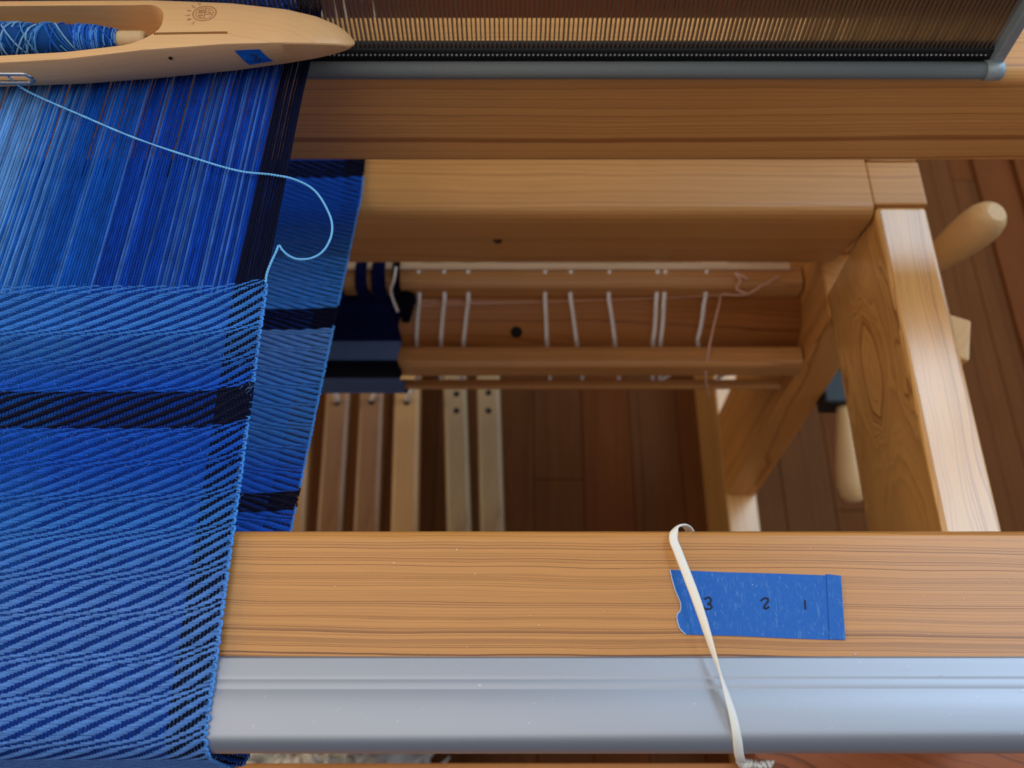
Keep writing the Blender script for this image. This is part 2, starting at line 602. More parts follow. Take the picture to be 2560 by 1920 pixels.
for q in range(420):
    cx, cy = rng.uniform(X0 + 0.2, X1 + 0.004), rng.uniform(0.02, 0.17)
    h0 = FLOOR_Z + 0.016
    dx, dy = rng.normal(0, 0.012, 2)
    locks.append(tube_data([(cx, cy, h0), (cx + dx * 0.5, cy + dy * 0.5, h0 + 0.02), (cx + dx * 1.4, cy + dy * 1.4, h0 + 0.022)],
                           [0.0045, 0.0035, 0.0006], 5, caps=False))
vs, fs = join(locks)
tag(mesh_obj('wool_locks', vs, fs, M['wool'], rug, True), kind='stuff')

# the weaver's bench: its front edge shows under the loom
bench = empty('bench', (0.0, -0.1, FLOOR_Z), 'pine bench whose front edge shows along the bottom of the picture', 'bench')
box('seat_board', -0.55, 0.52, -0.28, 0.0538, -0.325, -0.300, M['bench'], bench, 0.002)
for sx in (-0.45, 0.42):
    box('leg', sx - 0.02, sx + 0.02, -0.25, 0.03, FLOOR_Z + 0.0005, -0.3255, M['bench'], bench, 0.002)
foot = empty('knee_board', (0.30, 0.02, -0.30), 'reddish pine board with bold slanting grain lying on the bench at lower right', 'board')
box('board', 0.1375, 0.50, -0.20, 0.060, -0.2995, -0.262, M['bench_b'], foot, 0.002)

# ------------------------------------------------------------------ loom frame
frame = empty('loom_frame', (0.25, 0.3, FLOOR_Z), 'pine floor loom frame with breast beam, side rail, post and cross beam', 'loom')
RX0, RX1 = 0.2335, 0.2665          # thickness of the right-hand side of the loom

# breast beam: rounded pine beam with a satin metal cap round its front edge
prof = round_rect(0.0376, 0.1035, -0.052, 0.0, (0.004, 0.004, 0.0035, 0.0020), 5)
bb = prism_x('breast_beam', prof, -0.62, 0.46, M['beam'], frame, False)
capo = [(0.0600, 0.0002), (0.0600, 0.0009), (0.0594, 0.0013), (0.0540, 0.0017), (0.0534, 0.00172), (0.0530, 0.00163), (0.0526, 0.00164), (0.0521, 0.0018), (0.0503, 0.0019), (0.0499, 0.00181), (0.0495, 0.00182), (0.0490, 0.0020), (0.0430, 0.0022), (0.0390, 0.0021)]
for k in range(19):
    a = math.pi / 2 + math.radians(135) * k / 18
    capo.append((0.0372 + 0.0062 * math.cos(a), -0.0050 + 0.0070 * math.sin(a)))
capo += [(0.0345, -0.0105), (0.0352, -0.0100)]
for k in range(0, 6):
    a = math.pi + math.radians(30) - math.radians(120) * k / 6
    capo.append((0.0372 + 0.0042 * math.cos(a), -0.0050 + 0.0052 * math.sin(a)))
capo.append((0.0380, 0.0002))
cap_o = prism_x('edge_cap', capo, -0.62, 0.46, M['cap'], bb, False)
cap_o.data.polygons.foreach_set('use_smooth', np.array([len(p.vertices) == 4 for p in cap_o.data.polygons]))
cap_o.data.set_sharp_from_angle(angle=math.radians(24))
tag(cap_o, 'satin grey metal cap with fine ribs')
for sx in (RX0,):
    box('beam_support', sx, RX1, 0.066, 0.099, -0.1795, -0.0525, M['post'], frame, 0.0015)

# cross beam behind, its end tenoned over the side rail
prof = [(0.4165, -0.181), (0.4155, -0.180), (0.3800, -0.180), (0.3768, -0.1804), (0.3745, -0.1815), (0.3728, -0.1836), (0.3720, -0.1865), (0.3722, -0.1920), (0.3765, -0.2150), (0.3835, -0.2420), (0.3900, -0.2640), (0.3930, -0.2685), (0.4165, -0.2690)]
xb = prism_x('cross_beam', prof, -0.62, 0.2320, M['cross'], frame)
kp = on_y(1245, 545 + 85, 0.3795)
tube('knot', [(kp.x, 0.3790, -0.2185), (kp.x, 0.3767, -0.2180)], 0.0030, M['knot'], xb, 14)
box('cross_beam_tenon', 0.2325, 0.2672, 0.3785, 0.4130, -0.236, -0.1802, M['cross'], frame, 0.0012)
# side rail in front of and behind the cross beam
box('side_rail', RX0, RX1, 0.066, 0.3780, -0.2885, -0.1815, M['rail'], frame, 0.0030, 3)
box('side_rail', RX0, RX1, 0.4140, 0.75, -0.2885, -0.1795, M['rail'], frame, 0.0016)
# upright and floor sill
box('post', RX0, RX1, 0.359, 0.455, -0.6705, -0.2890, M['post'], frame, 0.0016)
box('floor_sill', RX0, RX1, -0.05, 0.95, FLOOR_Z + 0.0008, -0.6715, M['sill'], frame, 0.0016)

# ------------------------------------------------------------------ beater with its reed
beater = empty('beater', (0.1, 0.365, -0.10), 'brown pine beater beam hanging across the loom under the reed', 'beater')
prof = round_rect(0.350, 0.3895, -0.1040, -0.0375, (0.003, 0.003, 0.002, 0.007), 6)
prism_x('lower_beam', prof, -0.62, 0.50, M['beater'], beater)
box('upright', 0.455, 0.498, 0.3902, 0.412, -0.10, 0.70, M['beater'], beater, 0.002)

reed = empty('reed', (0.0, 0.355, -0.037), 'long metal reed with fine upright dents and grey bound edge', 'reed')
PITCH_R = 0.0022
RZ0, RZ1 = -0.0300, 0.0760
n_d = 208
xr0 = 0.2315
d_vs = [(sx * 0.00034, sy * 0.0016, z) for z in (0, RZ1 - RZ0) for sx, sy in ((-1, -1), (1, -1), (1, 1), (-1, 1))]
d_fs = [(0, 3, 2, 1), (4, 5, 6, 7), (0, 1, 5, 4), (1, 2, 6, 5), (2, 3, 7, 6), (3, 0, 4, 7)]
dm = bpy.data.meshes.new('dent')
dm.from_pydata(d_vs, [], d_fs)
dm.materials.append(M['steel'])
for k in range(n_d):
    o = bpy.data.objects.new('dent', dm)
    COL.objects.link(o)
    o.parent = reed
    o.location = Vector((xr0 - k * PITCH_R + random.uniform(-1, 1) * 0.00008, 0.3545, RZ0)) - reed.location
    o.rotation_euler = (0, 0, random.uniform(-0.05, 0.05))
# bound lower edge: black strip painting the beam's shadow, wire coil, grey paper-bound bar
lx0, lx1 = -0.24, 0.2395
box('shadow_strip', lx0, lx1 - 0.004, 0.3520, 0.3585, -0.0320, -0.0235, M['black'], reed, 0.0008)
beads = []
for k in range(n_d):
    bmx = xr0 - k * PITCH_R - PITCH_R / 2
    beads.append(tube_data([(bmx - 0.0004, 0.3515, -0.0268), (bmx + 0.0004, 0.3515, -0.0262)], 0.00045, 5))
vs, fs = join(beads)
tag(mesh_obj('wire_coil', vs, fs, M['bead'], reed, True), kind='stuff')
tube('edge_bar', [(lx0, 0.3475, -0.0325), (0.0, 0.3475, -0.0325), (lx1, 0.3475, -0.0325)], 0.0042, M['reed_bind'], reed, 14)
tube('edge_bar_cap', [(lx1 - 0.008, 0.3475, -0.0325), (lx1 - 0.001, 0.3475, -0.0325), (lx1 + 0.0006, 0.3475, -0.0325)], [0.0049, 0.0049, 0.0042], M['steel_end'], reed, 14)
box('end_bar', lx1 - 0.0058, lx1 - 0.0006, 0.3478, 0.3580, -0.031, RZ1 + 0.004, M['steel_end'], reed, 0.0008)
tube('upper_bar', [(lx0, 0.3545, RZ1), (lx1, 0.3545, RZ1)], 0.0046, M['reed_bind'], reed, 12)

# shaft behind the reed with its pale heddles
shaft = empty('heddle_shaft', (0.0, 0.50, -0.15), 'brown wooden heddle shaft hanging behind the reed with pale heddles', 'shaft')
box('lower_stick', -0.62, 0.30, 0.47, 0.50, -0.24, -0.085, M['shaft'], shaft, 0.002)
for k, (px0, px1) in enumerate(((830, 846), (853, 867), (896, 905), (929, 938), (700, 716), (735, 742), (798, 806))):
    a = on_y(px0, -60, 0.42)
    b = on_y(px1, 52 if k not in (2,) else 40, 0.42)
    b2 = b + (b - a) * 0.9
    tube('heddle', [a, b2], 0.0007 if k < 2 else 0.0004, M['cord'], shaft, 5)

# ------------------------------------------------------------------ cloth
def C(r, g, b):
    return np.array(lin(r, g, b))


NAVY, ROYAL, MID, LIGHT = C(5, 10, 40), C(5, 54, 150), C(12, 78, 164), C(84, 136, 200)
DUSTY, SKY = C(84, 132, 212), C(70, 150, 236)
END_P = 0.0011          # warp ends
PICK_P = 0.00050        # weft picks
X_EDGE = -0.0962
N_ENDS = 124
Y_FELL = 0.2012


def end_color(i):
    """i counts from the right selvedge"""
    if i < 11:
        return NAVY
    if i < 62:
        c = ROYAL
    elif i < 84:
        c = ROYAL * 0.35 + MID * 0.65
    else:
        f = min(1.0, (i - 84) / 18)
        c = MID * (1 - f) + LIGHT * f if (i % 3 or f > 0.9) else MID
    return c


E_COL = np.array([end_color(i) for i in range(N_ENDS)])
E_JIT = rng.uniform(0.85, 1.15, N_ENDS)
E_WEB = E_COL * rng.uniform(0.62, 0.85, (N_ENDS, 1))
E_WEB[84:] = MID * 0.65
for i in range(11, N_ENDS):
    if i < 93 and rng.random() < 0.18:
        E_COL[i] = E_COL[i] * 0.72 + LIGHT * 0.28
E_COL = E_COL * E_JIT[:, None]


def tube_grid(center, ax, nz, ra, rb, K, close=True):
    """center (R, C, 3), ax and nz unit side vectors (R, C, 3) -> verts and quads of R tubes of C rings"""
    R, Cn, _ = center.shape
    th_ = 2 * np.pi * np.arange(K) / K + np.pi / 2
    v = center[:, :, None, :] + ax[:, :, None, :] * (ra[..., None, None] * np.cos(th_)[None, None, :, None]) \
        + nz[:, :, None, :] * (rb[..., None, None] * np.sin(th_)[None, None, :, None])
    base = (np.arange(R)[:, None, None] * Cn + np.arange(Cn - 1)[None, :, None]) * K
    k = np.arange(K)[None, None, :]
    k2 = (np.arange(K)[None, None, :] + 1) % K
    f = np.stack([base + k, base + k2, base + K + k2, base + K + k], -1).reshape(-1, 4)
    return v.reshape(-1, 3), f


def smooth1(a, axis, w=0.25):
    p = np.pad(a, [(1, 1) if q == axis else (0, 0) for q in range(a.ndim)], mode='edge')
    n = a.shape[axis]
    tk = lambda s: np.take(p, np.arange(s, s + n), axis=axis)
    return tk(0) * w + tk(1) * (1 - 2 * w) + tk(2) * w


def weave(parent, path_s, path_pts, s_vals, n_ends, x_edge, end_p, pick_col, mirror, bow, bands, K, e_col, names, amp=0.00021, wg=0.85, wo=-0.00005):
    """real over-under yarns of an eight-shaft twill on a cloth surface swept along x"""
    m = len(s_vals)
    xi = x_edge - (np.arange(n_ends) + 0.55) * end_p
    dist = np.array([np.min(np.abs(bands - s)) if len(bands) else 1.0 for s in s_vals])
    step = 1.0 + 1.3 * np.exp(-(dist / 0.0017) ** 2)
    phase = np.cumsum(step)
    i_ = np.arange(n_ends)
    g = (-i_[:, None] * (-1 if mirror else 1) - phase[None, :] * 1.0)
    lift = np.mod(np.floor(g), 8) < 4                                  # True: warp on top
    h = np.where(lift, 1.0, -1.0)                                      # (end, pick)
    bw = bow(xi - x_edge)                                              # picks bow towards the fell at the selvedge
    S = s_vals[None, :] + bw[:, None]
    S = S + smooth1(rng.normal(0, 0.00012, S.shape), 0)

    def surf(Sv):
        y = np.interp(Sv, path_s, path_pts[:, 0])
        z = np.interp(Sv, path_s, path_pts[:, 1])
        e = 0.0004
        dy = np.interp(Sv + e, path_s, path_pts[:, 0]) - np.interp(Sv - e, path_s, path_pts[:, 0])
        dz = np.interp(Sv + e, path_s, path_pts[:, 1]) - np.interp(Sv - e, path_s, path_pts[:, 1])
        l = np.sqrt(dy * dy + dz * dz) + 1e-12
        t = np.stack([np.zeros_like(y), dy / l, dz / l], -1)
        nrm = np.stack([np.zeros_like(y), -dz / l, dy / l], -1)
        return y, z, t, nrm

    y, z, t, nrm = surf(S)
    X = np.broadcast_to(xi[:, None], S.shape)
    P = np.stack([X, y, z], -1)
    # warp ends
    dkp = (pick_col.sum(1) < 0.06).astype(float)[None, :]             # the tighter navy picks cover more of the warp
    hw = smooth1(smooth1(h, 1, 0.25), 1, 0.15) * amp * wg * (1 - 0.35 * dkp) + wo - 0.00007 * dkp
    cen = P + nrm * hw[..., None]
    cen[..., 0] += rng.normal(0, 0.00003, S.shape)
    ax = np.zeros_like(P)
    ax[..., 0] = 1
    ra = np.full(S.shape, end_p * 0.44)
    rb = np.full(S.shape, 0.00025)
    v, f = tube_grid(cen, ax, nrm, ra, rb, K)
    col = np.repeat(np.repeat(e_col[:n_ends, None, :], m, 1)[:, :, None, :], K, 2).reshape(-1, 3)
    tag(mesh_obj(names[0], v, f, M['yarn'], parent, True, colors=col), kind='stuff')
    # weft picks, one extra ring past the selvedge
    hf = -smooth1(smooth1(h, 0, 0.25), 0, 0.12) * amp * 1.25
    cen = P + nrm * hf[..., None]
    ext = cen[:1].copy()
    ext[..., 0] += end_p * 0.85
    ext -= nrm[:1] * (hf[:1, :, None] * 0.8)
    cen = np.concatenate([ext, cen], 0).transpose(1, 0, 2)
    tt = np.concatenate([t[:1], t], 0).transpose(1, 0, 2)
    nn = np.concatenate([nrm[:1], nrm], 0).transpose(1, 0, 2)
    hh_ = np.concatenate([hf[:1], hf], 0).T
    fat = 1.0 + 0.12 * np.clip(hh_ / amp, -1, 1)
    jr = rng.uniform(0.92, 1.08, (m, 1))
    ra = PICK_P * 0.60 * fat * jr
    rb = 0.00022 * fat * jr
    v, f = tube_grid(cen, tt, nn, ra, rb, K)
    jc = rng.uniform(0.86, 1.14, (m, 1))
    pc = pick_col * jc
    col = np.repeat(np.repeat(pc[:, None, :], n_ends + 1, 1)[:, :, None, :], K, 2).reshape(-1, 3)
    tag(mesh_obj(names[1], v, f, M['yarn'], parent, True, colors=col), kind='stuff')
    # turns of the weft at the selvedge
    loops, lcol = [], []
    j = 0
    while j < m - 7:
        g_ = int(rng.integers(2, 6))
        a, b = cen[j, 0], cen[j + g_, 0]
        o = Vector((0.00045 + rng.uniform(0, 0.00035), 0, 0))
        up = Vector(nn[j, 0]) * 0.0002
        mid_ = (Vector(a) + Vector(b)) / 2
        pth = [Vector(a) - o * 0.8 + up, Vector(a) * 0.8 + mid_ * 0.2 + o * 0.7 + up, mid_ + o + up, Vector(b) * 0.8 + mid_ * 0.2 + o * 0.7 + up, Vector(b) - o * 0.8 + up]
        d = tube_data(pth, [0.00022, 0.00040, 0.00045, 0.00040, 0.00022], 6)
        loops.append(d)
        lc = pick_col[j]
        lc = lc if lc.sum() < 0.06 else lc * 0.35 + SKY * 0.75  # brighter sky blue puts the window light caught by the turns into their colour
        lcol += [lc] * len(d[0])
        j += g_ + int(rng.integers(0, 3))
    vs, fs = join(loops)
    tag(mesh_obj(names[2], vs, fs, M['yarn'], parent, True, colors=np.array(lcol)), kind='stuff')


def arc_path(pts):
    p = np.array(pts, dtype=float)
    s = np.concatenate([[0], np.cumsum(np.sqrt(((p[1:] - p[:-1]) ** 2).sum(1)))])
    return s, p


cloth = empty('woven_cloth', (X_EDGE, Y_FELL, 0.0), 'blue twill cloth with navy bands on the loom, still joined to its warp', 'cloth')

# upper cloth: from the fell, level over the breast beam, and round its front edge
up_pts = [(0.2065, 0.0025), (0.12, 0.0027), (0.060, 0.0029), (0.0395, 0.0030)]
for k in range(1, 13):
    a = math.pi / 2 + (math.pi / 2) * k / 12
    up_pts.append((0.0385 + 0.0090 * math.cos(a), -0.0070 + 0.0100 * math.sin(a)))
up_pts += [(0.0290, -0.030), (0.0298, -0.048)]
ps, pp = arc_path(up_pts[::-1])                      # s grows away from the weaver
s_fell = np.interp(Y_FELL, pp[8:, 0], ps[8:]) if False else ps[-1] - (0.2065 - Y_FELL)
beat = np.interp(np.arange(600), np.arange(0, 640, 7), 1 + rng.normal(0, 0.07, 92))      # uneven beat
s_vals = s_fell - np.cumsum(PICK_P * beat)
s_vals = s_vals[s_vals > 0.004][::-1]
ys = np.interp(s_vals, ps, pp[:, 0])
n_p = len(s_vals)


def blend(y, stops):
    out = np.zeros((len(y), 3))
    yy = [s[0] for s in stops]
    for c in range(3):
        out[:, c] = np.interp(y, yy, [s[1][c] for s in stops])
    return out


W1, W2, W3 = C(84, 130, 202), C(50, 112, 194), C(20, 80, 186)
pick = blend(ys, [(0.030, W1 * 1.05), (0.075, W1), (0.105, W2), (0.125, W3 * 0.95), (0.139, W3), (0.158, W3), (0.172, W2 * 0.8), (0.176, W2 * 0.8), (0.180, W2 * 1.15), (0.202, W2 * 1.05)])
dark = (ys > 0.1402) & (ys < 0.1552)
pick[dark] = NAVY * 0.9
bands_up = np.array([np.interp(v, pp[::-1, 0][:4][::-1], ps[-4:]) for v in []])
yb = [0.2000, 0.1800, 0.1668, 0.1555, 0.1398, 0.1270, 0.1140, 0.1005, 0.0865, 0.0735, 0.0595, 0.0465, 0.033]
bands_up = np.array([ps[-1] - (0.2065 - v) for v in yb])
bow_up = lambda d: 0.0036 * np.clip(1 + d / 0.023, 0, 1) ** 1.7
weave(cloth, ps, pp, s_vals, N_ENDS, X_EDGE, END_P, pick, False, bow_up, bands_up, 5, E_WEB,
      ('warp_in_cloth', 'weft', 'selvedge_turns'))

# open warp from the fell through the reed
for i in range(N_ENDS):
    x0 = X_EDGE - (i + 0.55) * END_P
    x1 = -0.45 + (x0 + 0.45) * 1.0235
    x2 = -0.45 + (x0 + 0.45) * 1.0245
    up = 1 if (i * 7 % 8) < 4 else -1
    dz = 0.0006 * up + random.uniform(-0.0003, 0.0003)
    yf = Y_FELL - 0.004 + float(bow_up(np.array([x0 - X_EDGE]))[0])
    jx = random.uniform(-0.00008, 0.00008)
    pth = [(x0, yf, 0.0024), (x0 + (x1 - x0) * 0.25 + jx, yf + 0.04, 0.0018 + dz * 0.4), (x0 + (x1 - x0) * 0.6 + jx, yf + 0.10, 0.0006 + dz * 0.8), (x1, 0.3545, -0.0008 + dz * 1.4), (x2, 0.468, -0.003 + dz * 4)]
    pth = smooth_path(pth, 9)
    rad = [0.00056 * random.uniform(0.90, 1.08) for q in pth]
    vs, fs = tube_data(pth, rad, 6, caps=False)
    cj = np.repeat(rng.uniform(0.78, 1.22, len(pth)), 6)[:, None]
    mesh_obj('warp_thread', vs, fs, M['yarn'], cloth, True, colors=(E_COL[i] * random.uniform(0.8, 1.2))[None] * cj)

# finished cloth coming back under the breast beam to the cross beam
lo_pts = [(0.0302, -0.050), (0.036, -0.0575), (0.052, -0.0600), (0.115, -0.0790), (0.22, -0.1175), (0.32, -0.1545), (0.366, -0.1712), (0.3785, -0.1765), (0.39, -0.1782), (0.418, -0.1785), (0.428, -0.186)]
ls, lp = arc_path(lo_pts)
s2 = np.arange(0.0, ls[-1] - 0.001, PICK_P * 1.06)
y2 = np.interp(s2, ls, lp[:, 0])
pick2 = blend(y2, [(0.03, W3), (0.134, W3 * 0.9), (0.16, W3 * 0.85), (0.185, W2 * 0.7), (0.21, W2 * 0.85), (0.25, W1 * 0.8), (0.262, W1 * 0.9), (0.277, W2), (0.30, W2 * 1.0), (0.318, W2 * 0.9), (0.322, W2 * 0.55), (0.36, W3 * 0.75), (0.40, W3 * 0.8), (0.43, W3)])
dk2 = ((y2 > 0.1395) & (y2 < 0.150)) | ((y2 > 0.2575) & (y2 < 0.2745)) | ((y2 > 0.398) & (y2 < 0.4125))
pick2 = pick2 * 1.45
pick2[dk2] = C(5, 10, 40)
bands2 = np.arange(0.0, ls[-1], 0.0142)
weave(cloth, ls, lp, s2, N_ENDS, X_EDGE - 0.0012, END_P, pick2, True, lambda d: 0.0018 * np.clip(1 + d / 0.02, 0, 1) ** 1.5, bands2, 4, E_WEB,
      ('warp_in_lower_cloth', 'weft_of_lower_cloth', 'lower_selvedge_turns'), wg=0.26, wo=-0.00017)

# the rest of the returning cloth, under the open warp
ks_ = np.linspace(0.0, ls[-1] - 0.001, 240)
gx_ = np.linspace(-0.48, X_EDGE - 0.0012 - N_ENDS * END_P - 0.0002, 24)
pv, pcx = [], []
for q in ks_:
    for x_ in gx_:
        pv.append((x_, np.interp(q, ls, lp[:, 0]), np.interp(q, ls, lp[:, 1])))
    pcx.append(np.repeat((pick2[min(int(q / (PICK_P * 1.06)), len(pick2) - 1)] * 0.7 + ROYAL * 0.3)[None], 24, 0))
ii = np.arange(239)[:, None] * 24 + np.arange(23)[None, :]
mesh_obj('lower_cloth_field', pv, np.stack([ii, ii + 1, ii + 25, ii + 24], -1).reshape(-1, 4), M['yarn'], cloth, True, colors=np.concatenate(pcx))

# ------------------------------------------------------------------ cloth beam with its sticks
pA = on_z(1280, 705, -0.338)
pC = on_z(1280, 903, -0.366)
pD = on_z(1280, 961, -0.408)
cb_y, cb_z, cb_r = 0.4135, -0.3815, 0.0375
cb = empty('cloth_beam', (0.0, cb_y, cb_z), 'thick brown round cloth beam low between the loom sides', 'cloth beam')
lath = [(cb_y + cb_r * math.cos(2 * math.pi * k / 40), cb_z + cb_r * math.sin(2 * math.pi * k / 40)) for k in range(40)]
prism_x('roller', lath, -0.62, RX0 - 0.0006, M['roller'], cb, False)
for o in (cb.children[0],):
    for p in o.data.polygons:
        p.use_smooth = len(p.vertices) == 4
# two peg holes
hp = on_z(1287, 868, cb_z + 0.028)
for hx in (0.0036,):
    a = math.radians(140)
    tube('peg_hole', [(hx, cb_y + (cb_r - 0.003) * math.cos(a), cb_z + (cb_r - 0.003) * math.sin(a)), (hx, cb_y + (cb_r + 0.0004) * math.cos(a), cb_z + (cb_r + 0.0004) * math.sin(a))], 0.0048, M['hole'], cb, 14)


def stick(name, y, z, w, h, x0, x1, mat, label, rad):
    e = empty(name, (0.0, y, z), label, 'stick', 'sticks along the cloth beam')
    p = round_rect(y - w, y + w, z - h, z + h, (rad,) * 4, 4)
    prism_x('bar', p, x0, x1, mat, e)
    return e


sa = stick('tie_on_stick', pA.y, pA.z, 0.0105, 0.0112, -0.62, 0.2315, M['rod'], 'thick rounded pine tie-on stick, uppermost along the cloth beam', 0.007)
box('lit_edge_strip', -0.62, 0.222, pA.y + 0.0030, pA.y + 0.0092, pA.z + 0.0114, pA.z + 0.0150, M['lit_edge'], sa, 0.0008)  # pale strip paints the stick's lit top edge; no separate lath
tube('bore', [(0.2319, pA.y, pA.z), (0.23195, pA.y, pA.z)], 0.006, M['hole'], sa, 14)
stick('tie_on_stick', pC.y, pC.z, 0.0095, 0.0110, -0.62, 0.2315, M['rod'], 'thick rounded pine stick along the front of the cloth beam', 0.005)
stick('warp_stick', pD.y, pD.z, 0.0040, 0.0024, -0.62, 0.226, M['rod'], 'thin pine stick, lowest in front of the cloth beam', 0.0015)

# lacing cords between the sticks
CP = [(1050, 1038, 1042), (1113, 1100, 1101), (1172, 1158, 1154), (1362, 1368, 1376), (1425, 1443, 1457), (1520, 1540, 1549), (1639, 1638, 1634), (1658, 1657, 1652), (1760, 1750, 1722), (1890, 1880, 1860)]
lab = ['white lacing cord next to the navy cloth on the cloth beam', 'second white lacing cord right of the navy cloth', 'third white lacing cord right of the navy cloth',
       'white lacing cord just right of the dark peg hole', 'second white lacing cord right of the peg hole', 'third white lacing cord right of the peg hole',
       'left one of the close pair of lacing cords', 'right one of the close pair of lacing cords', 'white lacing cord right of the close pair', 'slanting white cord end lowest right under the stick']
for k, (a, b, c) in enumerate(CP):
    pa = on_z(a, 742, -0.345)
    pb = on_z(b, 868, -0.356)
    pc = on_z(c, 952, -0.400)
    pts = []
    if k < 9:
        pts = [Vector((pa.x, pA.y + 0.004, pA.z + 0.012)), Vector((pa.x, pA.y - 0.0115, pA.z - 0.001))]
        u0 = (pa.x, pa.x)
        for q in range(1, 7):
            fa = math.radians(96 + (150 - 96) * q / 6)
            pts.append(Vector((pa.x + (pb.x - pa.x) * q / 6, cb_y + (cb_r + 0.0010) * math.cos(fa), cb_z + (cb_r + 0.0010) * math.sin(fa))))
    else:
        pts = [Vector((pb.x + 0.01, cb_y - cb_r, cb_z + 0.012))]
    low = [Vector((pb.x * 0.5 + pc.x * 0.5, cb_y - cb_r - 0.0012, cb_z - 0.002)), Vector((pc.x - (0.022 if k >= 8 else 0.0), pD.y + 0.003, pD.z + 0.004))]
    if k >= 8:
        low[0].x = pc.x + 0.004
    pts += low
    tube('lacing_cord', smooth_path(pts, 4), 0.0017 if k not in (6, 7) else 0.0018, M['cord'], None, 8, origin=pts[0])
    tag(bpy.context.scene.objects[-1] if False else COL.objects[-1], lab[k], 'cord', 'lacing cords on the cloth beam')

# navy start of the cloth wound on the cloth beam, and the warp bundles tied over the upper stick
wound = empty('wound_cloth', (-0.11, cb_y, cb_z), 'dark navy and slate striped cloth end wound round the cloth beam', 'cloth')
S_END = -0.0895
arc = [(cb_y + (cb_r + 0.0016) * math.cos(math.radians(a_)), cb_z + (cb_r + 0.0016) * math.sin(math.radians(a_))) for a_ in (60, 75, 90, 100, 110, 120)]
arc += [(pC.y - 0.0020, pC.z + 0.0128), (pC.y - 0.0085, pC.z + 0.0118), (pC.y - 0.0112, pC.z + 0.0065), (pC.y - 0.0116, pC.z - 0.006), (pD.y - 0.0056, pD.z + 0.004), (pD.y - 0.0058, pD.z - 0.002), (pD.y - 0.003, pD.z - 0.006), (pD.y + 0.01, pD.z - 0.010)]
arc = [(p.y, p.z) for p in smooth_path([(0, a_, b_) for a_, b_ in arc], 4)]
NVY, SLT, BLK = C(8, 15, 60), C(84, 108, 150), C(6, 8, 24)
aw, pw_ = arc_path(arc)
rows = []
cols = []
nn_ = 120
ss = np.linspace(0, aw[-1], nn_)
yy_ = np.interp(ss, aw, pw_[:, 0])
zz_ = np.interp(ss, aw, pw_[:, 1])
# colour bands along the wound length
prj = []
for a_, b_ in zip(yy_, zz_):
    v_ = Vector((0, a_, b_)) - EYE
    cz_ = v_.y * math.cos(PITCH) - v_.z * math.sin(PITCH)
    cy_ = v_.y * math.sin(PITCH) + v_.z * math.cos(PITCH)
    prj.append(960 - FPX * cy_ / cz_)
s_mark = np.interp([855, 900, 942], np.maximum.accumulate(prj), ss)
xs_ = np.linspace(-0.30, S_END, 60)
vv, cc = [], []
for j in range(nn_):
    c_ = NVY if ss[j] < s_mark[0] else SLT if ss[j] < s_mark[1] else BLK if ss[j] < s_mark[2] else SLT
    for q, x_ in enumerate(xs_):
        e_ = 0.0
        if q == len(xs_) - 1:
            e_ = 0.0015 * math.sin(j * 0.3)
        vv.append((x_ + e_, yy_[j] + random.uniform(-1, 1) * 0.0001, zz_[j] + random.uniform(-1, 1) * 0.0001))
        cc.append(c_)
ii = np.arange(nn_ - 1)[:, None] * 60 + np.arange(59)[None, :]
ff = np.stack([ii, ii + 1, ii + 61, ii + 60], -1).reshape(-1, 4)
wo = mesh_obj('web', vv, ff, M['yarn'], wound, True, colors=np.array(cc))
md = wo.modifiers.new('thickness', 'SOLIDIFY')
md.thickness = 0.0012
md.offset = -1
for k, (px_, wd) in enumerate(((800, 30), (838, 34), (905, 34), (948, 40), (992, 22))):
    a = on_z(px_, 676, pA.z + 0.012)
    pts = [Vector((a.x, pA.y + 0.013, pA.z + 0.004)), Vector((a.x, pA.y + 0.006, pA.z + 0.0165)), Vector((a.x, pA.y - 0.011, pA.z + 0.010)), Vector((a.x + random.uniform(-0.004, 0.004), pA.y - 0.0150, pA.z - 0.008)), Vector((a.x + random.uniform(-0.006, 0.002), cb_y - 0.012, cb_z + cb_r + 0.001))]
    w_ = wd / FPX * 0.72 / 2
    d = tube_data(smooth_path(pts, 5), [w_ * f_ for f_ in np.linspace(0.8, 1.15, 21)], 8, r2=0.0028)
    mesh_obj('warp_bundle', d[0], d[1], M['yarn'], wound, True, colors=np.repeat((NVY if k < 4 else BLK)[None], len(d[0]), 0))
kn = on_z(1012, 760, cb_z + cb_r)
d = tube_data([(kn.x, cb_y + 0.006, cb_z + cb_r + 0.004), (kn.x + 0.002, cb_y - 0.01, cb_z + cb_r + 0.003), (kn.x + 0.001, cb_y - 0.024, cb_z + cb_r - 0.006)], [0.006, 0.0075, 0.003], 8)
mesh_obj('warp_end_tuft', d[0], d[1], M['yarn'], wound, True, colors=np.repeat(BLK[None], len(d[0]), 0))
kw = on_z(985, 700, pA.z + 0.02)
tube('white_tie', smooth_path([kw + Vector((0.001, 0.012, 0.0)), kw, kw + Vector((-0.002, -0.010, -0.002)), kw + Vector((0.003, -0.022, -0.012))], 4), 0.0011, M['cord'], wound, 7)

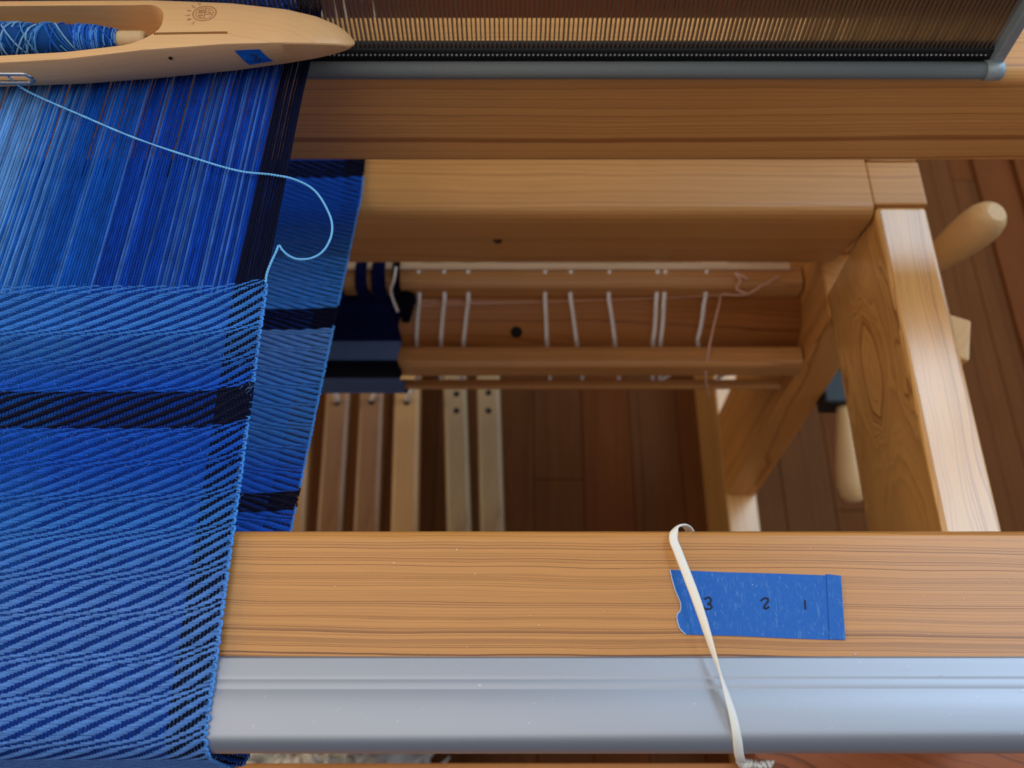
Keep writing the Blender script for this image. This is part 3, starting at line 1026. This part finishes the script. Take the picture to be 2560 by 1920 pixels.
# loose string hanging from the upper stick
st = empty('loose_string', (0.2, pA.y, pA.z), 'thin loose pinkish string knotted at the right end of the upper stick', 'string')
z_s = pA.z + 0.013
p1 = [on_z(1950, 690, z_s), on_z(1905, 714, z_s), on_z(1868, 735, z_s - 0.004), on_z(1835, 738, z_s - 0.012), on_z(1805, 736, z_s - 0.012), on_z(1798, 760, -0.330), on_z(1783, 820, -0.338), on_z(1771, 880, -0.348), on_z(1764, 945, -0.375), on_z(1774, 992, -0.42)]
tube('tail', smooth_path(p1, 6), 0.00085, M['string'], st, 6)
p2 = [on_z(1868, 735, z_s - 0.003), on_z(1842, 722, z_s), on_z(1851, 702, z_s + 0.001), on_z(1838, 682, z_s + 0.002), on_z(1870, 698, z_s + 0.002)]
tube('knot', smooth_path(p2, 6), 0.0011, M['string'], st, 6)
p3 = [on_z(1868, 735, z_s - 0.004), on_z(1600, 747, -0.342), on_z(1300, 756, -0.342), on_z(1010, 766, -0.342)]
tube('long_thread', smooth_path(p3, 6), 0.00035, M['string'], st, 5)

# ------------------------------------------------------------------ treadles on the floor
TZ = -0.66
TR = [  # right edge in the photograph at y = 970 and y = 1323, width in metres, material, label
    (776, 757, 0.027, 0, 'leftmost pine treadle, half hidden by the blue cloth'),
    (872, 851, 0.028, 1, 'brown treadle with a cord loop, second from the left'),
    (956, 943, 0.028, 1, 'treadle with a cord loop, third from the left'),
    (1046, 1040, 0.0295, 0, 'lightest treadle with a cord loop, beside the wide gap'),
    (1163, 1175, 0.027, 2, 'grey brown treadle with two holes, left of the two right-hand treadles'),
    (1247, 1258, 0.027, 2, 'rightmost treadle with two holes')]
for k, (xa, xb, w, mi, lb) in enumerate(TR):
    a = on_z(xa, 970, TZ)
    b = on_z(xb, 1323, TZ)
    d = (a - b).normalized()
    n = Vector((-d.y, d.x, 0))                 # to the left
    p0 = b - d * 0.22
    p1_ = a + d * 0.30
    e = empty('treadle', (p0.x, p0.y, FLOOR_Z), lb, 'treadle', 'treadles under the loom')
    bm = box_bm(-w / 2, w / 2, 0, (p1_ - p0).length, TZ - 0.026 - FLOOR_Z, TZ - FLOOR_Z, 0.0046, 2)
    ang = math.atan2(d.y, d.x) - math.pi / 2
    mt = Matrix.Translation(p0 + n * (w / 2 - 0.0018) + Vector((0, 0, FLOOR_Z - TZ))) @ Matrix.Rotation(ang, 4, 'Z')
    bm.transform(mt)
    bm_obj('bar', bm, M['tread'][mi], e)
    bm = box_bm(-w / 2 + 0.002, w / 2 - 0.002, 0.03, 0.06, 0.0006, TZ - 0.0262 - FLOOR_Z, 0.002, 1)
    bm.transform(mt)
    bm_obj('foot_block', bm, M['tread'][mi], e)
    bm = box_bm(-w / 2 + 0.002, w / 2 - 0.002, (p1_ - p0).length - 0.06, (p1_ - p0).length - 0.03, 0.0006, TZ - 0.0262 - FLOOR_Z, 0.002, 1)
    bm.transform(mt)
    bm_obj('foot_block', bm, M['tread'][mi], e)
    if k >= 4:
        for py_ in ((985, 1027) if k == 4 else (982, 1027)):
            h_ = on_z(1141 if k == 4 else 1221, py_, TZ)
            tube('hole', [h_ - Vector((0, 0, 0.002)), h_ + Vector((0, 0, 0.0004))], 0.0036, M['hole'], e, 14)
    if k in (1, 2, 3):
        q = {1: ((833, 955), (835, 972), (840, 990), (842, 1004)), 2: ((968, 955), (956, 971), (939, 983), (929, 1001)), 3: ((1044, 955), (1035, 970), (1024, 986), (1017, 1002))}[k]
        pts = [on_z(*q[0], TZ + 0.035), on_z(*q[1], TZ + 0.024), on_z(*q[2], TZ + 0.013), on_z(*q[3], TZ - 0.002)]
        tube('tie_cord', smooth_path(pts, 5), 0.0027, M['cord'], e, 8)
        h_ = on_z(q[3][0], q[3][1] + 4, TZ)
        tube('hole', [h_ - Vector((0, 0, 0.002)), h_ + Vector((0, 0, 0.0004))], 0.0036, M['hole'], e, 14)


# ------------------------------------------------------------------ turned handles and fittings on the right
def lathe_between(name, a, b, prof, mat, parent, sides=24):
    """prof: (fraction along a-b, radius)"""
    a, b = Vector(a), Vector(b)
    path = [a + (b - a) * t for t, r in prof]
    vs, fs = [], []
    ax = (b - a).normalized()
    u = ax.orthogonal().normalized()
    v = ax.cross(u)
    for (t, r), p in zip(prof, path):
        for k in range(sides):
            th_ = 2 * math.pi * k / sides
            vs.append(p + u * r * math.cos(th_) + v * r * math.sin(th_))
    for i in range(len(prof) - 1):
        for k in range(sides):
            fs.append((i * sides + k, i * sides + (k + 1) % sides, (i + 1) * sides + (k + 1) % sides, (i + 1) * sides + k))
    fs.append(tuple(range(sides))[::-1])
    fs.append(tuple((len(prof) - 1) * sides + k for k in range(sides)))
    o = mesh_obj(name, [tuple(q) for q in vs], fs, mat, parent, True)
    for p in o.data.polygons:
        if len(p.vertices) > 4:
            p.use_smooth = False
    return fix_normals(o)


tipc = on_z(2492, 530, -0.195)
basec = on_z(2318, 665, -0.270)
hd = empty('ratchet_handle', tuple(basec), 'pale turned wooden handle sticking out right of the loom rail', 'handle')
prof = [(0.0, 0.0085), (0.15, 0.0095), (0.35, 0.0118), (0.55, 0.0134), (0.72, 0.0140), (0.84, 0.0134), (0.92, 0.0116), (0.97, 0.0092), (0.995, 0.0070), (1.0, 0.0062)]
lathe_between('grip', basec, tipc, prof, M['peg'], hd)
ax_ = (tipc - basec).normalized()
lathe_between('iron_tang', basec - ax_ * 0.045, basec, [(0, 0.004), (1, 0.004)], M['bracket'], hd, 12)

a = on_z(2112, 1015, -0.430)
b = on_z(2135, 1258, -0.445)
hd2 = empty('ratchet_handle', tuple(a), 'pale turned wooden handle hanging below the rail under a black bracket', 'handle')
prof = [(0.0, 0.0075), (0.10, 0.0080), (0.25, 0.0092), (0.45, 0.0112), (0.65, 0.0128), (0.82, 0.0126), (0.93, 0.0100), (0.985, 0.0060), (1.0, 0.0030)]
lathe_between('grip', a, b, prof, M['peg'], hd2)
bk = on_z(2082, 1002, -0.428)
brk = bm_obj('bracket', box_bm(bk.x - 0.010, bk.x + 0.045, bk.y - 0.006, bk.y + 0.026, -0.442, -0.418, 0.002), M['bracket'], hd2)

w0 = on_z(2395, 800, -0.205)
wd = empty('wooden_wedge', (0.285, w0.y, -0.24), 'small pale wooden wedge block sticking out right of the rail', 'wedge')
bm = box_bm(-0.014, 0.0150, -0.018, 0.012, -0.05, 0.0, 0.0015)
bm.transform(Matrix.Translation((0.2745, 0.3000, -0.205)) @ Matrix.Rotation(math.radians(-14), 4, 'Z') @ Matrix.Rotation(math.radians(9), 4, 'Y'))
bm_obj('block', bm, M['peg'], wd)

# ------------------------------------------------------------------ shuttle with its quill
SH_C = Vector((-0.2255, 0.3168, 0.0))
SH_L = 0.1575
S_T = [0, 0.25, 0.45, 0.67, 0.82, 0.90, 0.955, 0.985, 1.0]
W_T = [0.0185, 0.0172, 0.0147, 0.0120, 0.0098, 0.0079, 0.0056, 0.0034, 0.0008]
W_B = [0.0172, 0.0155, 0.0124, 0.0090, 0.0064, 0.0046, 0.0030, 0.0018, 0.0005]
Z_T = [0.0210, 0.0226, 0.0250, 0.0258, 0.0245, 0.0224, 0.0198, 0.0172, 0.0150]
Z_B = [0.0036, 0.0037, 0.0042, 0.0060, 0.0083, 0.0098, 0.0113, 0.0126, 0.0142]


def sh(s, tab):
    return float(np.interp(abs(s), S_T, tab))


def sh_section(s):
    wt, wb, zt, zb = sh(s, W_T), sh(s, W_B), sh(s, Z_T), sh(s, Z_B)
    e = min(0.0009, wt * 0.3)
    half = [(0.0, zt + 0.0007 * min(1, wt / 0.01)), (wt * 0.5, zt + 0.0005 * min(1, wt / 0.01)), (wt - e, zt), (wt - e * 0.3, zt - e * 0.3), (wt, zt - e)]
    hgt = zt - zb
    half += [(wt + (wb - wt) * 0.5 + 0.0004, zb + hgt * 0.45), (wb, zb + hgt * 0.16), (wb * 0.86, zb + hgt * 0.03), (wb * 0.4, zb)]
    pts = half + [(-a_, b_) for a_, b_ in half[::-1]]
    out = []
    for p in pts:
        if not out or (abs(p[0] - out[-1][0]) + abs(p[1] - out[-1][1])) > 1e-7:
            out.append(p)
    if abs(out[0][0] - out[-1][0]) + abs(out[0][1] - out[-1][1]) < 1e-7:
        out.pop()
    return out


vs, fs = [], []
ks = np.concatenate([np.linspace(0, 0.8, 33), np.linspace(0.815, 1.0, 16)])
ks = np.concatenate([-ks[::-1][:-1], ks])
# smooth the tabulated outline
ncs = len(sh_section(0.3))
for s in ks:
    sec = sh_section(s)
    vs += [(SH_C.x + s * SH_L, SH_C.y + p[0], p[1]) for p in sec]
for i in range(len(ks) - 1):
    for k in range(ncs):
        fs.append((i * ncs + k, i * ncs + (k + 1) % ncs, (i + 1) * ncs + (k + 1) % ncs, (i + 1) * ncs + k))
fs.append(tuple(range(ncs))[::-1])
fs.append(tuple((len(ks) - 1) * ncs + k for k in range(ncs)))
shuttle = empty('boat_shuttle', (SH_C.x, SH_C.y, 0.0036), 'pale wooden boat shuttle with blue yarn lying on the warp', 'shuttle')
body = fix_normals(mesh_obj('body', vs, fs, M['maple'], shuttle, True))


def cutter(vs, fs):
    return fix_normals(mesh_obj('cut', vs, fs, M['maple'], shuttle))


def prism_z(poly, z0, z1):
    n = len(poly)
    vs = [(p[0], p[1], z0) for p in poly] + [(p[0], p[1], z1) for p in poly]
    fs = [tuple(range(n))[::-1], tuple(n + k for k in range(n))] + [(k, (k + 1) % n, n + (k + 1) % n, n + k) for k in range(n)]
    return vs, fs


# the well: rounded far corner, long slanting near corner, following the curved walls
right = []
for s in np.linspace(0.0, 0.40, 14):
    right.append((SH_C.x + s * SH_L, SH_C.y - sh(s, W_T) + 0.0036))
right += [(-0.1585, 0.3060), (-0.1540, 0.3080), (-0.1505, 0.3105), (-0.1482, 0.3132), (-0.1474, 0.3160), (-0.1474, 0.3195)]
for k in range(7):
    a_ = math.radians(90 * k / 6)
    right.append((-0.1560 + 0.0086 * math.cos(a_), 0.3196 + 0.0086 * math.sin(a_)))
for s in np.linspace(0.40, 0.0, 12):
    right.append((SH_C.x + s * SH_L, min(SH_C.y + sh(s, W_T) - 0.0036, 0.3282 + (0.44 - s) * 0.02)))
left = [(2 * SH_C.x - p[0], p[1]) for p in right[::-1]]
poly = right + left[1:-1]
cuts = [cutter(*prism_z(poly, 0.0075, 0.06))]
cuts.append(cutter(*prism_z([(-0.1500, 0.31005), (-0.1190, 0.31005), (-0.1190, 0.31135), (-0.1500, 0.31135)], 0.019, 0.06)))
# eye of the shuttle in its near wall
eye = []
ex, ez, ew, eh = SH_C.x, 0.0118, 0.0205, 0.0027
for k in range(24):
    a_ = 2 * math.pi * k / 24
    eye.append((ex + (ew - eh) * (1 if math.cos(a_) > 0 else -1) + eh * math.cos(a_), ez + eh * math.sin(a_)))
n = len(eye)
ev = [(p[0], 0.285, p[1]) for p in eye] + [(p[0], 0.3085, p[1]) for p in eye]
ef = [tuple(range(n))[::-1], tuple(n + k for k in range(n))] + [(k, (k + 1) % n, n + (k + 1) % n, n + k) for k in range(n)]
cuts.append(cutter(ev, ef))
for c_ in cuts:
    md = body.modifiers.new('cut', 'BOOLEAN')
    md.operation = 'DIFFERENCE'
    md.solver = 'EXACT'
    md.object = c_
bpy.context.view_layer.update()
dg = bpy.context.evaluated_depsgraph_get()
nm = bpy.data.meshes.new_from_object(body.evaluated_get(dg))
body.modifiers.clear()
body.data = nm
for c_ in cuts:
    bpy.data.objects.remove(c_, do_unlink=True)
nm.polygons.foreach_set('use_smooth', np.ones(len(nm.polygons), dtype=bool))
try:
    nm.set_sharp_from_angle(angle=math.radians(32))
except Exception:
    pass


def near_wall(X, t, off=0.0):
    """a point on the shuttle's near side, t = 0 at the top edge, 1 at the bottom"""
    s = (X - SH_C.x) / SH_L
    wt, wb, zt, zb = sh(s, W_T), sh(s, W_B), sh(s, Z_T), sh(s, Z_B)
    hgt = zt - zb
    e = min(0.0009, wt * 0.3)
    pts = [(wt, zt - e), (wt + (wb - wt) * 0.5 + 0.0004, zb + hgt * 0.45), (wb, zb + hgt * 0.16)]
    z = zt - e + (zb + hgt * 0.16 - zt + e) * t
    w = float(np.interp(-z, [-p[1] for p in pts], [p[0] for p in pts]))
    return Vector((X, SH_C.y - w - off, z))


# steel rim of the eye
rim = []
for k in range(41):
    a_ = 2 * math.pi * k / 40
    X = ex + (ew - eh) * (1 if math.cos(a_) > 0 else -1) + (eh + 0.0003) * math.cos(a_)
    zz = ez + (eh + 0.0003) * math.sin(a_)
    w = near_wall(X, 0.5)
    yv = np.interp(-zz, [-near_wall(X, 0.0).z, -near_wall(X, 0.5).z, -near_wall(X, 1.0).z], [near_wall(X, 0.0).y, near_wall(X, 0.5).y, near_wall(X, 1.0).y])
    rim.append((X, float(yv) - 0.0002, zz))
tube('eye_rim', rim, 0.0010, M['chrome'], shuttle, 8)
pt = near_wall(-0.1438, 0.30, 0.0002)
tube('pin_hole', [pt + Vector((0, 0.0006, 0)), pt - Vector((0, 0.0001, 0))], 0.0009, M['hole'], shuttle, 10)


# stamped maker's mark on the top: double ring, bars, and a short arc of letters
def top_pt(X, Y, off=0.00012):
    s = (X - SH_C.x) / SH_L
    wt, zt = sh(s, W_T), sh(s, Z_T)
    v = abs(Y - SH_C.y) / max(wt, 1e-4)
    return Vector((X, Y, zt + float(np.interp(v, [0, 0.5, 0.95], [0.0007, 0.0005, 0.0])) + off))


mc = on_z(511, 33, 0.0262)


def mark(pts, w=0.00022):
    return tube_data([top_pt(mc.x + p[0], mc.y + p[1]) for p in pts], w, 5, r2=0.00005)


parts = []
for R_ in (0.0049, 0.0037):
    parts.append(mark([(R_ * math.cos(2 * math.pi * k / 30), R_ * 0.92 * math.sin(2 * math.pi * k / 30)) for k in range(31)], 0.00024 if R_ > 0.004 else 0.00014))
parts += [mark([(-0.0025, 0.0014), (0.0002, 0.0020)], 0.0005), mark([(-0.0028, 0.0004), (0.0, 0.0006)], 0.0004), mark([(-0.0027, -0.0012), (-0.0004, -0.0010)], 0.0004), mark([(-0.0020, -0.0022), (-0.0006, -0.0024)], 0.0003),
          mark([(0.0006, 0.0010), (0.0030, 0.0002)], 0.0003), mark([(0.0006, -0.0006), (0.0031, -0.0006)], 0.0003), mark([(0.0002, -0.0030), (0.0002, 0.0030)], 0.0002), mark([(0.0010, 0.0024), (0.0024, 0.0016)], 0.0002)]
LET = {'S': [[(1, 2), (0.2, 2), (0, 1.5), (0.9, 0.7), (0.7, 0), (0, 0)]], 'W': [[(0, 2), (0.3, 0), (0.6, 1.4), (0.9, 0), (1.2, 2)]], 'E': [[(1, 2), (0, 2), (0, 0), (1, 0)], [(0, 1), (0.8, 1)]],
       'D': [[(0, 0), (0, 2), (0.7, 1.7), (0.9, 1), (0.7, 0.2), (0, 0)]], 'N': [[(0, 0), (0, 2), (0.9, 0), (0.9, 2)]]}
for q, ch in enumerate('SWEDEN'):
    an = math.radians(236 - q * 24)
    cx, cy = 0.0062 * math.cos(an), 0.0060 * math.sin(an)
    ro = an - math.pi / 2
    for stq in LET[ch]:
        pl = [((p[0] - 0.5) * 0.0008, (p[1]) * 0.0008) for p in stq]
        parts.append(mark([(cx + p[0] * math.cos(ro) - p[1] * math.sin(ro), cy + p[0] * math.sin(ro) + p[1] * math.cos(ro)) for p in pl], 0.00012))
vs, fs = join(parts)
mesh_obj('stamped_mark', vs, fs, M['brand'], shuttle)

# quill of yarn in the well
QY, QZ = 0.3172, 0.0160
quill = empty('yarn_quill', (SH_C.x, QY, QZ), 'card quill wound with mixed blue yarn inside the shuttle', 'quill')
lathe_between('tube', (-0.290, QY, QZ), (-0.1575, QY, QZ), [(0, 0.0038), (0.985, 0.0038), (1.0, 0.0034)], M['quill'], quill)
lathe_between('spindle', (-0.2975, QY, QZ), (-0.1478, QY, QZ), [(0, 0.0016), (0.955, 0.0016), (0.957, 0.0028), (0.97, 0.0028), (0.972, 0.0014), (1, 0.0014)], M['bracket'], shuttle, 12)


def pack_r(X):
    u = (X + 0.2275) / 0.0585
    return 0.0038 + 0.0036 * max(0.0, 1 - abs(u) ** 3.2) ** 0.6


prof = []
for k in range(41):
    X = -0.286 + (0.117) * k / 40
    prof.append((k / 40, pack_r(X) - 0.0005))
pk = lathe_between('yarn_pack', (-0.286, QY, QZ), (-0.169, QY, QZ), prof, M['yarn'], quill)
ca = pk.data.color_attributes.new('Col', 'FLOAT_COLOR', 'POINT')
ca.data.foreach_set('color', np.tile(np.array([*C(22, 70, 140), 1.0], dtype=np.float32), len(pk.data.vertices)))
wraps, wc = [], []
for q in range(120):
    X0_ = rng.uniform(-0.284, -0.171)
    steep = rng.choice([1, -1]) * rng.uniform(0.004, 0.034) if X0_ < -0.186 else rng.uniform(-0.0016, 0.0016)
    a0 = rng.uniform(0, 2 * math.pi)
    pts = []
    for k in range(19):
        a_ = a0 + 2 * math.pi * k / 18
        X = min(max(X0_ + steep * k / 18, -0.2855), -0.1695)
        r_ = pack_r(X) + rng.uniform(-0.0003, 0.0002) - 0.0001
        pts.append((X, QY + r_ * math.cos(a_), QZ + r_ * math.sin(a_)))
    d = tube_data(pts, 0.00034, 5, caps=False)
    wraps.append(d)
    c_ = [C(92, 148, 206), C(40, 104, 176), C(28, 88, 190), C(130, 176, 214)][rng.integers(0, 4)] if X0_ < -0.19 else [C(40, 104, 210), C(80, 142, 222), C(26, 84, 180)][rng.integers(0, 3)]
    wc += [c_] * len(d[0])
vs, fs = join(wraps)
tag(mesh_obj('yarn_wraps', vs, fs, M['yarn'], quill, True, colors=np.array(wc)), kind='stuff')

# weft thread from the eye to the selvedge
tp = [(0, 178, 0.0125), (12, 184, 0.0125), (40, 208, 0.0085), (80, 234, 0.0045), (200, 287, 0.0042), (340, 346, 0.0042), (500, 400, 0.0040), (600, 428, 0.0040), (680, 437, 0.0040), (740, 450, 0.0035), (790, 480, 0.003), (825, 540, 0.002), (829, 585, 0.002),
      (810, 625, 0.002), (780, 645, 0.002), (745, 648, 0.002), (720, 638, 0.003), (705, 624, 0.004), (697, 614, 0.0045), (690, 630, 0.0045), (676, 660, 0.004), (667, 685, 0.0035), (664, 706, 0.0030)]
pts = [on_z(*q) for q in tp]
pts = [Vector((SH_C.x + 0.004, 0.3040, 0.0130))] + pts[1:]
fine = smooth_path(pts, 12)
fine = smooth_path(pts, 26)
strands = []
for ph_ in (0, math.pi):
    off_ = []
    acc = 0.0
    for k, p in enumerate(fine):
        t_ = (fine[min(k + 1, len(fine) - 1)] - fine[max(k - 1, 0)]).normalized()
        if k:
            acc += (p - fine[k - 1]).length
        a_ = acc / 0.0026 * 2 * math.pi + ph_
        side = t_.cross(Vector((0, 0, 1))).normalized()
        off_.append(p + (side * math.cos(a_) + side.cross(t_) * math.sin(a_)) * 0.00022)
    strands.append(tube_data(off_, 0.00029, 6))
d = join(strands)
wt_o = mesh_obj('weft_thread', d[0], d[1], M['yarn'], None, True, origin=pts[-1], colors=np.repeat(C(118, 190, 246)[None], len(d[0]), 0))
tag(wt_o, 'light blue weft thread looping from the shuttle eye to the cloth edge', 'thread')

# ------------------------------------------------------------------ tape on the shuttle
t1 = empty('tape_label', (-0.108, 0.305, 0.015), 'small blue tape square marked 3 on the side of the shuttle', 'tape')
quad = [(-0.1166, 0.20), (-0.1062, 0.20), (-0.1028, 0.86), (-0.1132, 0.92)]
vs, fs = [], []
N_ = 8
for a_ in range(N_ + 1):
    for b_ in range(N_ + 1):
        u, v = a_ / N_, b_ / N_
        top = (quad[0][0] * (1 - u) + quad[1][0] * u, quad[0][1] * (1 - u) + quad[1][1] * u)
        bot = (quad[3][0] * (1 - u) + quad[2][0] * u, quad[3][1] * (1 - u) + quad[2][1] * u)
        X, t_ = top[0] * (1 - v) + bot[0] * v, top[1] * (1 - v) + bot[1] * v
        vs.append(near_wall(X, t_, 0.00022))
for a_ in range(N_):
    for b_ in range(N_):
        fs.append((a_ * (N_ + 1) + b_, (a_ + 1) * (N_ + 1) + b_, (a_ + 1) * (N_ + 1) + b_ + 1, a_ * (N_ + 1) + b_ + 1))
tq = fix_normals(mesh_obj('tape', [tuple(v) for v in vs], fs, M['tape'], t1))
md = tq.modifiers.new('thickness', 'SOLIDIFY')
md.thickness = 0.00012
md.offset = 0
THREE = [(0.12, 0.10), (0.45, 0.0), (0.80, 0.14), (0.72, 0.36), (0.40, 0.48), (0.78, 0.56), (0.92, 0.78), (0.60, 0.97), (0.20, 0.98), (0.0, 0.86)]
st3 = []
for p in THREE:
    u_, v_ = p
    X = -0.1115 + (0.0035) * u_ + 0.0012 * v_
    t_ = 0.40 + 0.30 * v_ + 0.02 * u_
    st3.append(near_wall(X, t_, 0.00036))
tube('handwritten_digit', smooth_path(st3, 4), 0.00024, M['ink'], t1, 6)

# ------------------------------------------------------------------ tape with 3 2 1 on the breast beam
TZ0 = 0.00035
out_px = [(1675, 1424), (1690, 1425), (1800, 1430), (1950, 1434), (2062, 1438), (2066, 1435), (2102, 1439), (2106, 1500), (2109, 1550), (2113, 1600), (2060, 1599), (1950, 1595), (1850, 1590), (1715, 1586),
          (1706, 1579), (1698, 1569), (1694, 1556), (1692, 1542), (1694, 1534), (1700, 1528), (1702, 1519), (1701, 1506), (1697, 1496), (1693, 1487), (1688, 1476), (1684, 1462), (1679, 1444)]
poly = [on_z(a_, b_, TZ0) for a_, b_ in out_px]
t2 = empty('tape_strip', tuple(on_z(1890, 1515, 0.0)), 'blue masking tape strip numbered 3 2 1 on the breast beam', 'tape')
bm = bmesh.new()
vsb = [bm.verts.new(p) for p in poly]
f_ = bm.faces.new(vsb)
if f_.normal.z < 0:
    f_.normal_flip()
ex_ = bmesh.ops.extrude_face_region(bm, geom=[f_])
for v in [e for e in ex_['geom'] if isinstance(e, bmesh.types.BMVert)]:
    v.co.z -= 0.0003
bmesh.ops.recalc_face_normals(bm, faces=bm.faces)
bm_obj('tape', bm, M['tape'], t2)
fold = [on_z(a_, b_, TZ0 + 0.00012) for a_, b_ in ((2066, 1436), (2102, 1440), (2113, 1599), (2074, 1598))]
bm = bmesh.new()
vsb = [bm.verts.new(p) for p in fold]
f_ = bm.faces.new(vsb)
ex_ = bmesh.ops.extrude_face_region(bm, geom=[f_])
for v in [e for e in ex_['geom'] if isinstance(e, bmesh.types.BMVert)]:
    v.co.z += 0.00016
bmesh.ops.recalc_face_normals(bm, faces=bm.faces)
bm_obj('folded_end', bm, M['tape'], t2)
torn = [on_z(a_, b_, TZ0 + 0.00005) for a_, b_ in out_px[13:]] + [on_z(1675, 1424, TZ0 + 0.00005)]
tube('torn_edge', torn, 0.00016, M['tape_edge'], t2, 5)
for nm_, strokes in (('3', [(1761, 1498), (1771, 1493), (1778, 1499), (1775, 1507), (1769, 1510), (1777, 1512), (1780, 1517), (1775, 1522), (1764, 1522), (1757, 1517)]),
                     ('2', [(1902, 1502), (1910, 1496), (1919, 1496), (1920, 1503), (1913, 1513), (1910, 1520), (1916, 1521), (1923, 1517)]),
                     ('1', [(2012, 1500), (2013, 1512), (2014, 1524)])):
    tube('handwritten_digit', smooth_path([on_z(a_, b_, TZ0 + 0.00012) for a_, b_ in strokes], 4), 0.00030, M['ink'], t2, 6, r2=0.00012)

# ------------------------------------------------------------------ white elastic band looped round the breast beam
bp = [(0.0640, 0.1050, -0.010), (0.0612, 0.1052, -0.003), (0.0585, 0.1045, 0.0008), (0.0560, 0.1025, 0.0024), (0.0551, 0.0985, 0.0032), (0.0565, 0.0930, 0.0040), (0.0608, 0.0766, 0.0058), (0.0645, 0.0600, 0.0066), (0.0670, 0.0500, 0.0062),
      (0.0692, 0.0410, 0.0048), (0.0703, 0.0350, 0.0025), (0.0716, 0.0305, -0.003), (0.0735, 0.0290, -0.009), (0.0755, 0.0292, -0.015)]
path = smooth_path(bp, 10)
n = len(path)
tw = [math.pi * (1 / (1 + math.exp(-(k / n - 0.56) * 16))) for k in range(n)]
band = empty('elastic_band', (0.0645, 0.06, 0.0), 'white flat elastic band stretched across the breast beam over the blue tape', 'band')
ups = []
for p in path:
    w_ = min(1.0, max(0.0, (p.y - 0.098) / 0.005))
    v_ = min(1.0, max(0.0, (0.036 - p.y) / 0.006))
    ups.append((0.0, w_ - v_, max(0.05, 1.0 - max(w_, v_))))
d = tube_data(path, 0.00150, 8, r2=0.00042, twist=tw, ups=ups)
mesh_obj('strap', d[0], d[1], M['band'], band, True)
# its frilled lower end under the front edge
fr = []
for k in range(46):
    u = k / 45
    fr.append((0.0735 + 0.0115 * u, 0.0286 + 0.0008 * math.sin(u * 40), -0.0125 - 0.002 * u + 0.0011 * math.sin(u * 46)))
d = tube_data(fr, [0.0015 * (1 - 0.6 * k / 45) for k in range(46)], 6, r2=0.0007)
mesh_obj('frilled_end', d[0], d[1], M['band'], band, True)

# ------------------------------------------------------------------ fuzz on the cloth, lint on the beam
fz, fc = [], []
for q in range(1500):
    X = rng.uniform(-0.225, X_EDGE + 0.0006)
    Yq = rng.uniform(0.036, Y_FELL)
    if rng.random() < 0.25:
        X = X_EDGE + rng.uniform(-0.0004, 0.0009)
    a_ = rng.uniform(0, 2 * math.pi)
    L = rng.uniform(0.0006, 0.0019)
    p0 = Vector((X, Yq, 0.0029))
    p1 = p0 + Vector((math.cos(a_) * L * 0.6, math.sin(a_) * L * 0.6, L * 0.35))
    p2 = p1 + Vector((math.cos(a_ + rng.normal(0, 0.7)) * L * 0.6, math.sin(a_ + 0.4) * L * 0.6, rng.uniform(-0.2, 0.15) * L))
    d = tube_data([p0, p1, p2], 0.000045, 3, caps=False)
    fz.append(d)
    navy = 0.1402 < Yq < 0.1552
    fc += [NAVY * 2 if navy else W1 * 1.25] * len(d[0])
vs, fs = join(fz)
tag(mesh_obj('fuzz', vs, fs, M['yarn'], cloth, True, colors=np.array(fc)), kind='stuff')
ln = []
for q in range(26):
    X = rng.uniform(-0.08, 0.20)
    Yq = rng.uniform(0.036, 0.10)
    zq = 0.0002 if Yq > 0.0605 else 0.0022
    r_ = rng.uniform(0.00006, 0.00015)
    ln.append(tube_data([(X, Yq, zq), (X + rng.normal(0, 0.0003), Yq + rng.normal(0, 0.0002), zq + 0.0001)], r_, 5))
vs, fs = join(ln)
lint = mesh_obj('lint', vs, fs, M['cord'], None, True, origin=(0.06, 0.07, 0.0))
tag(lint, 'white specks of lint scattered on the breast beam and its cap', 'lint', kind='stuff')
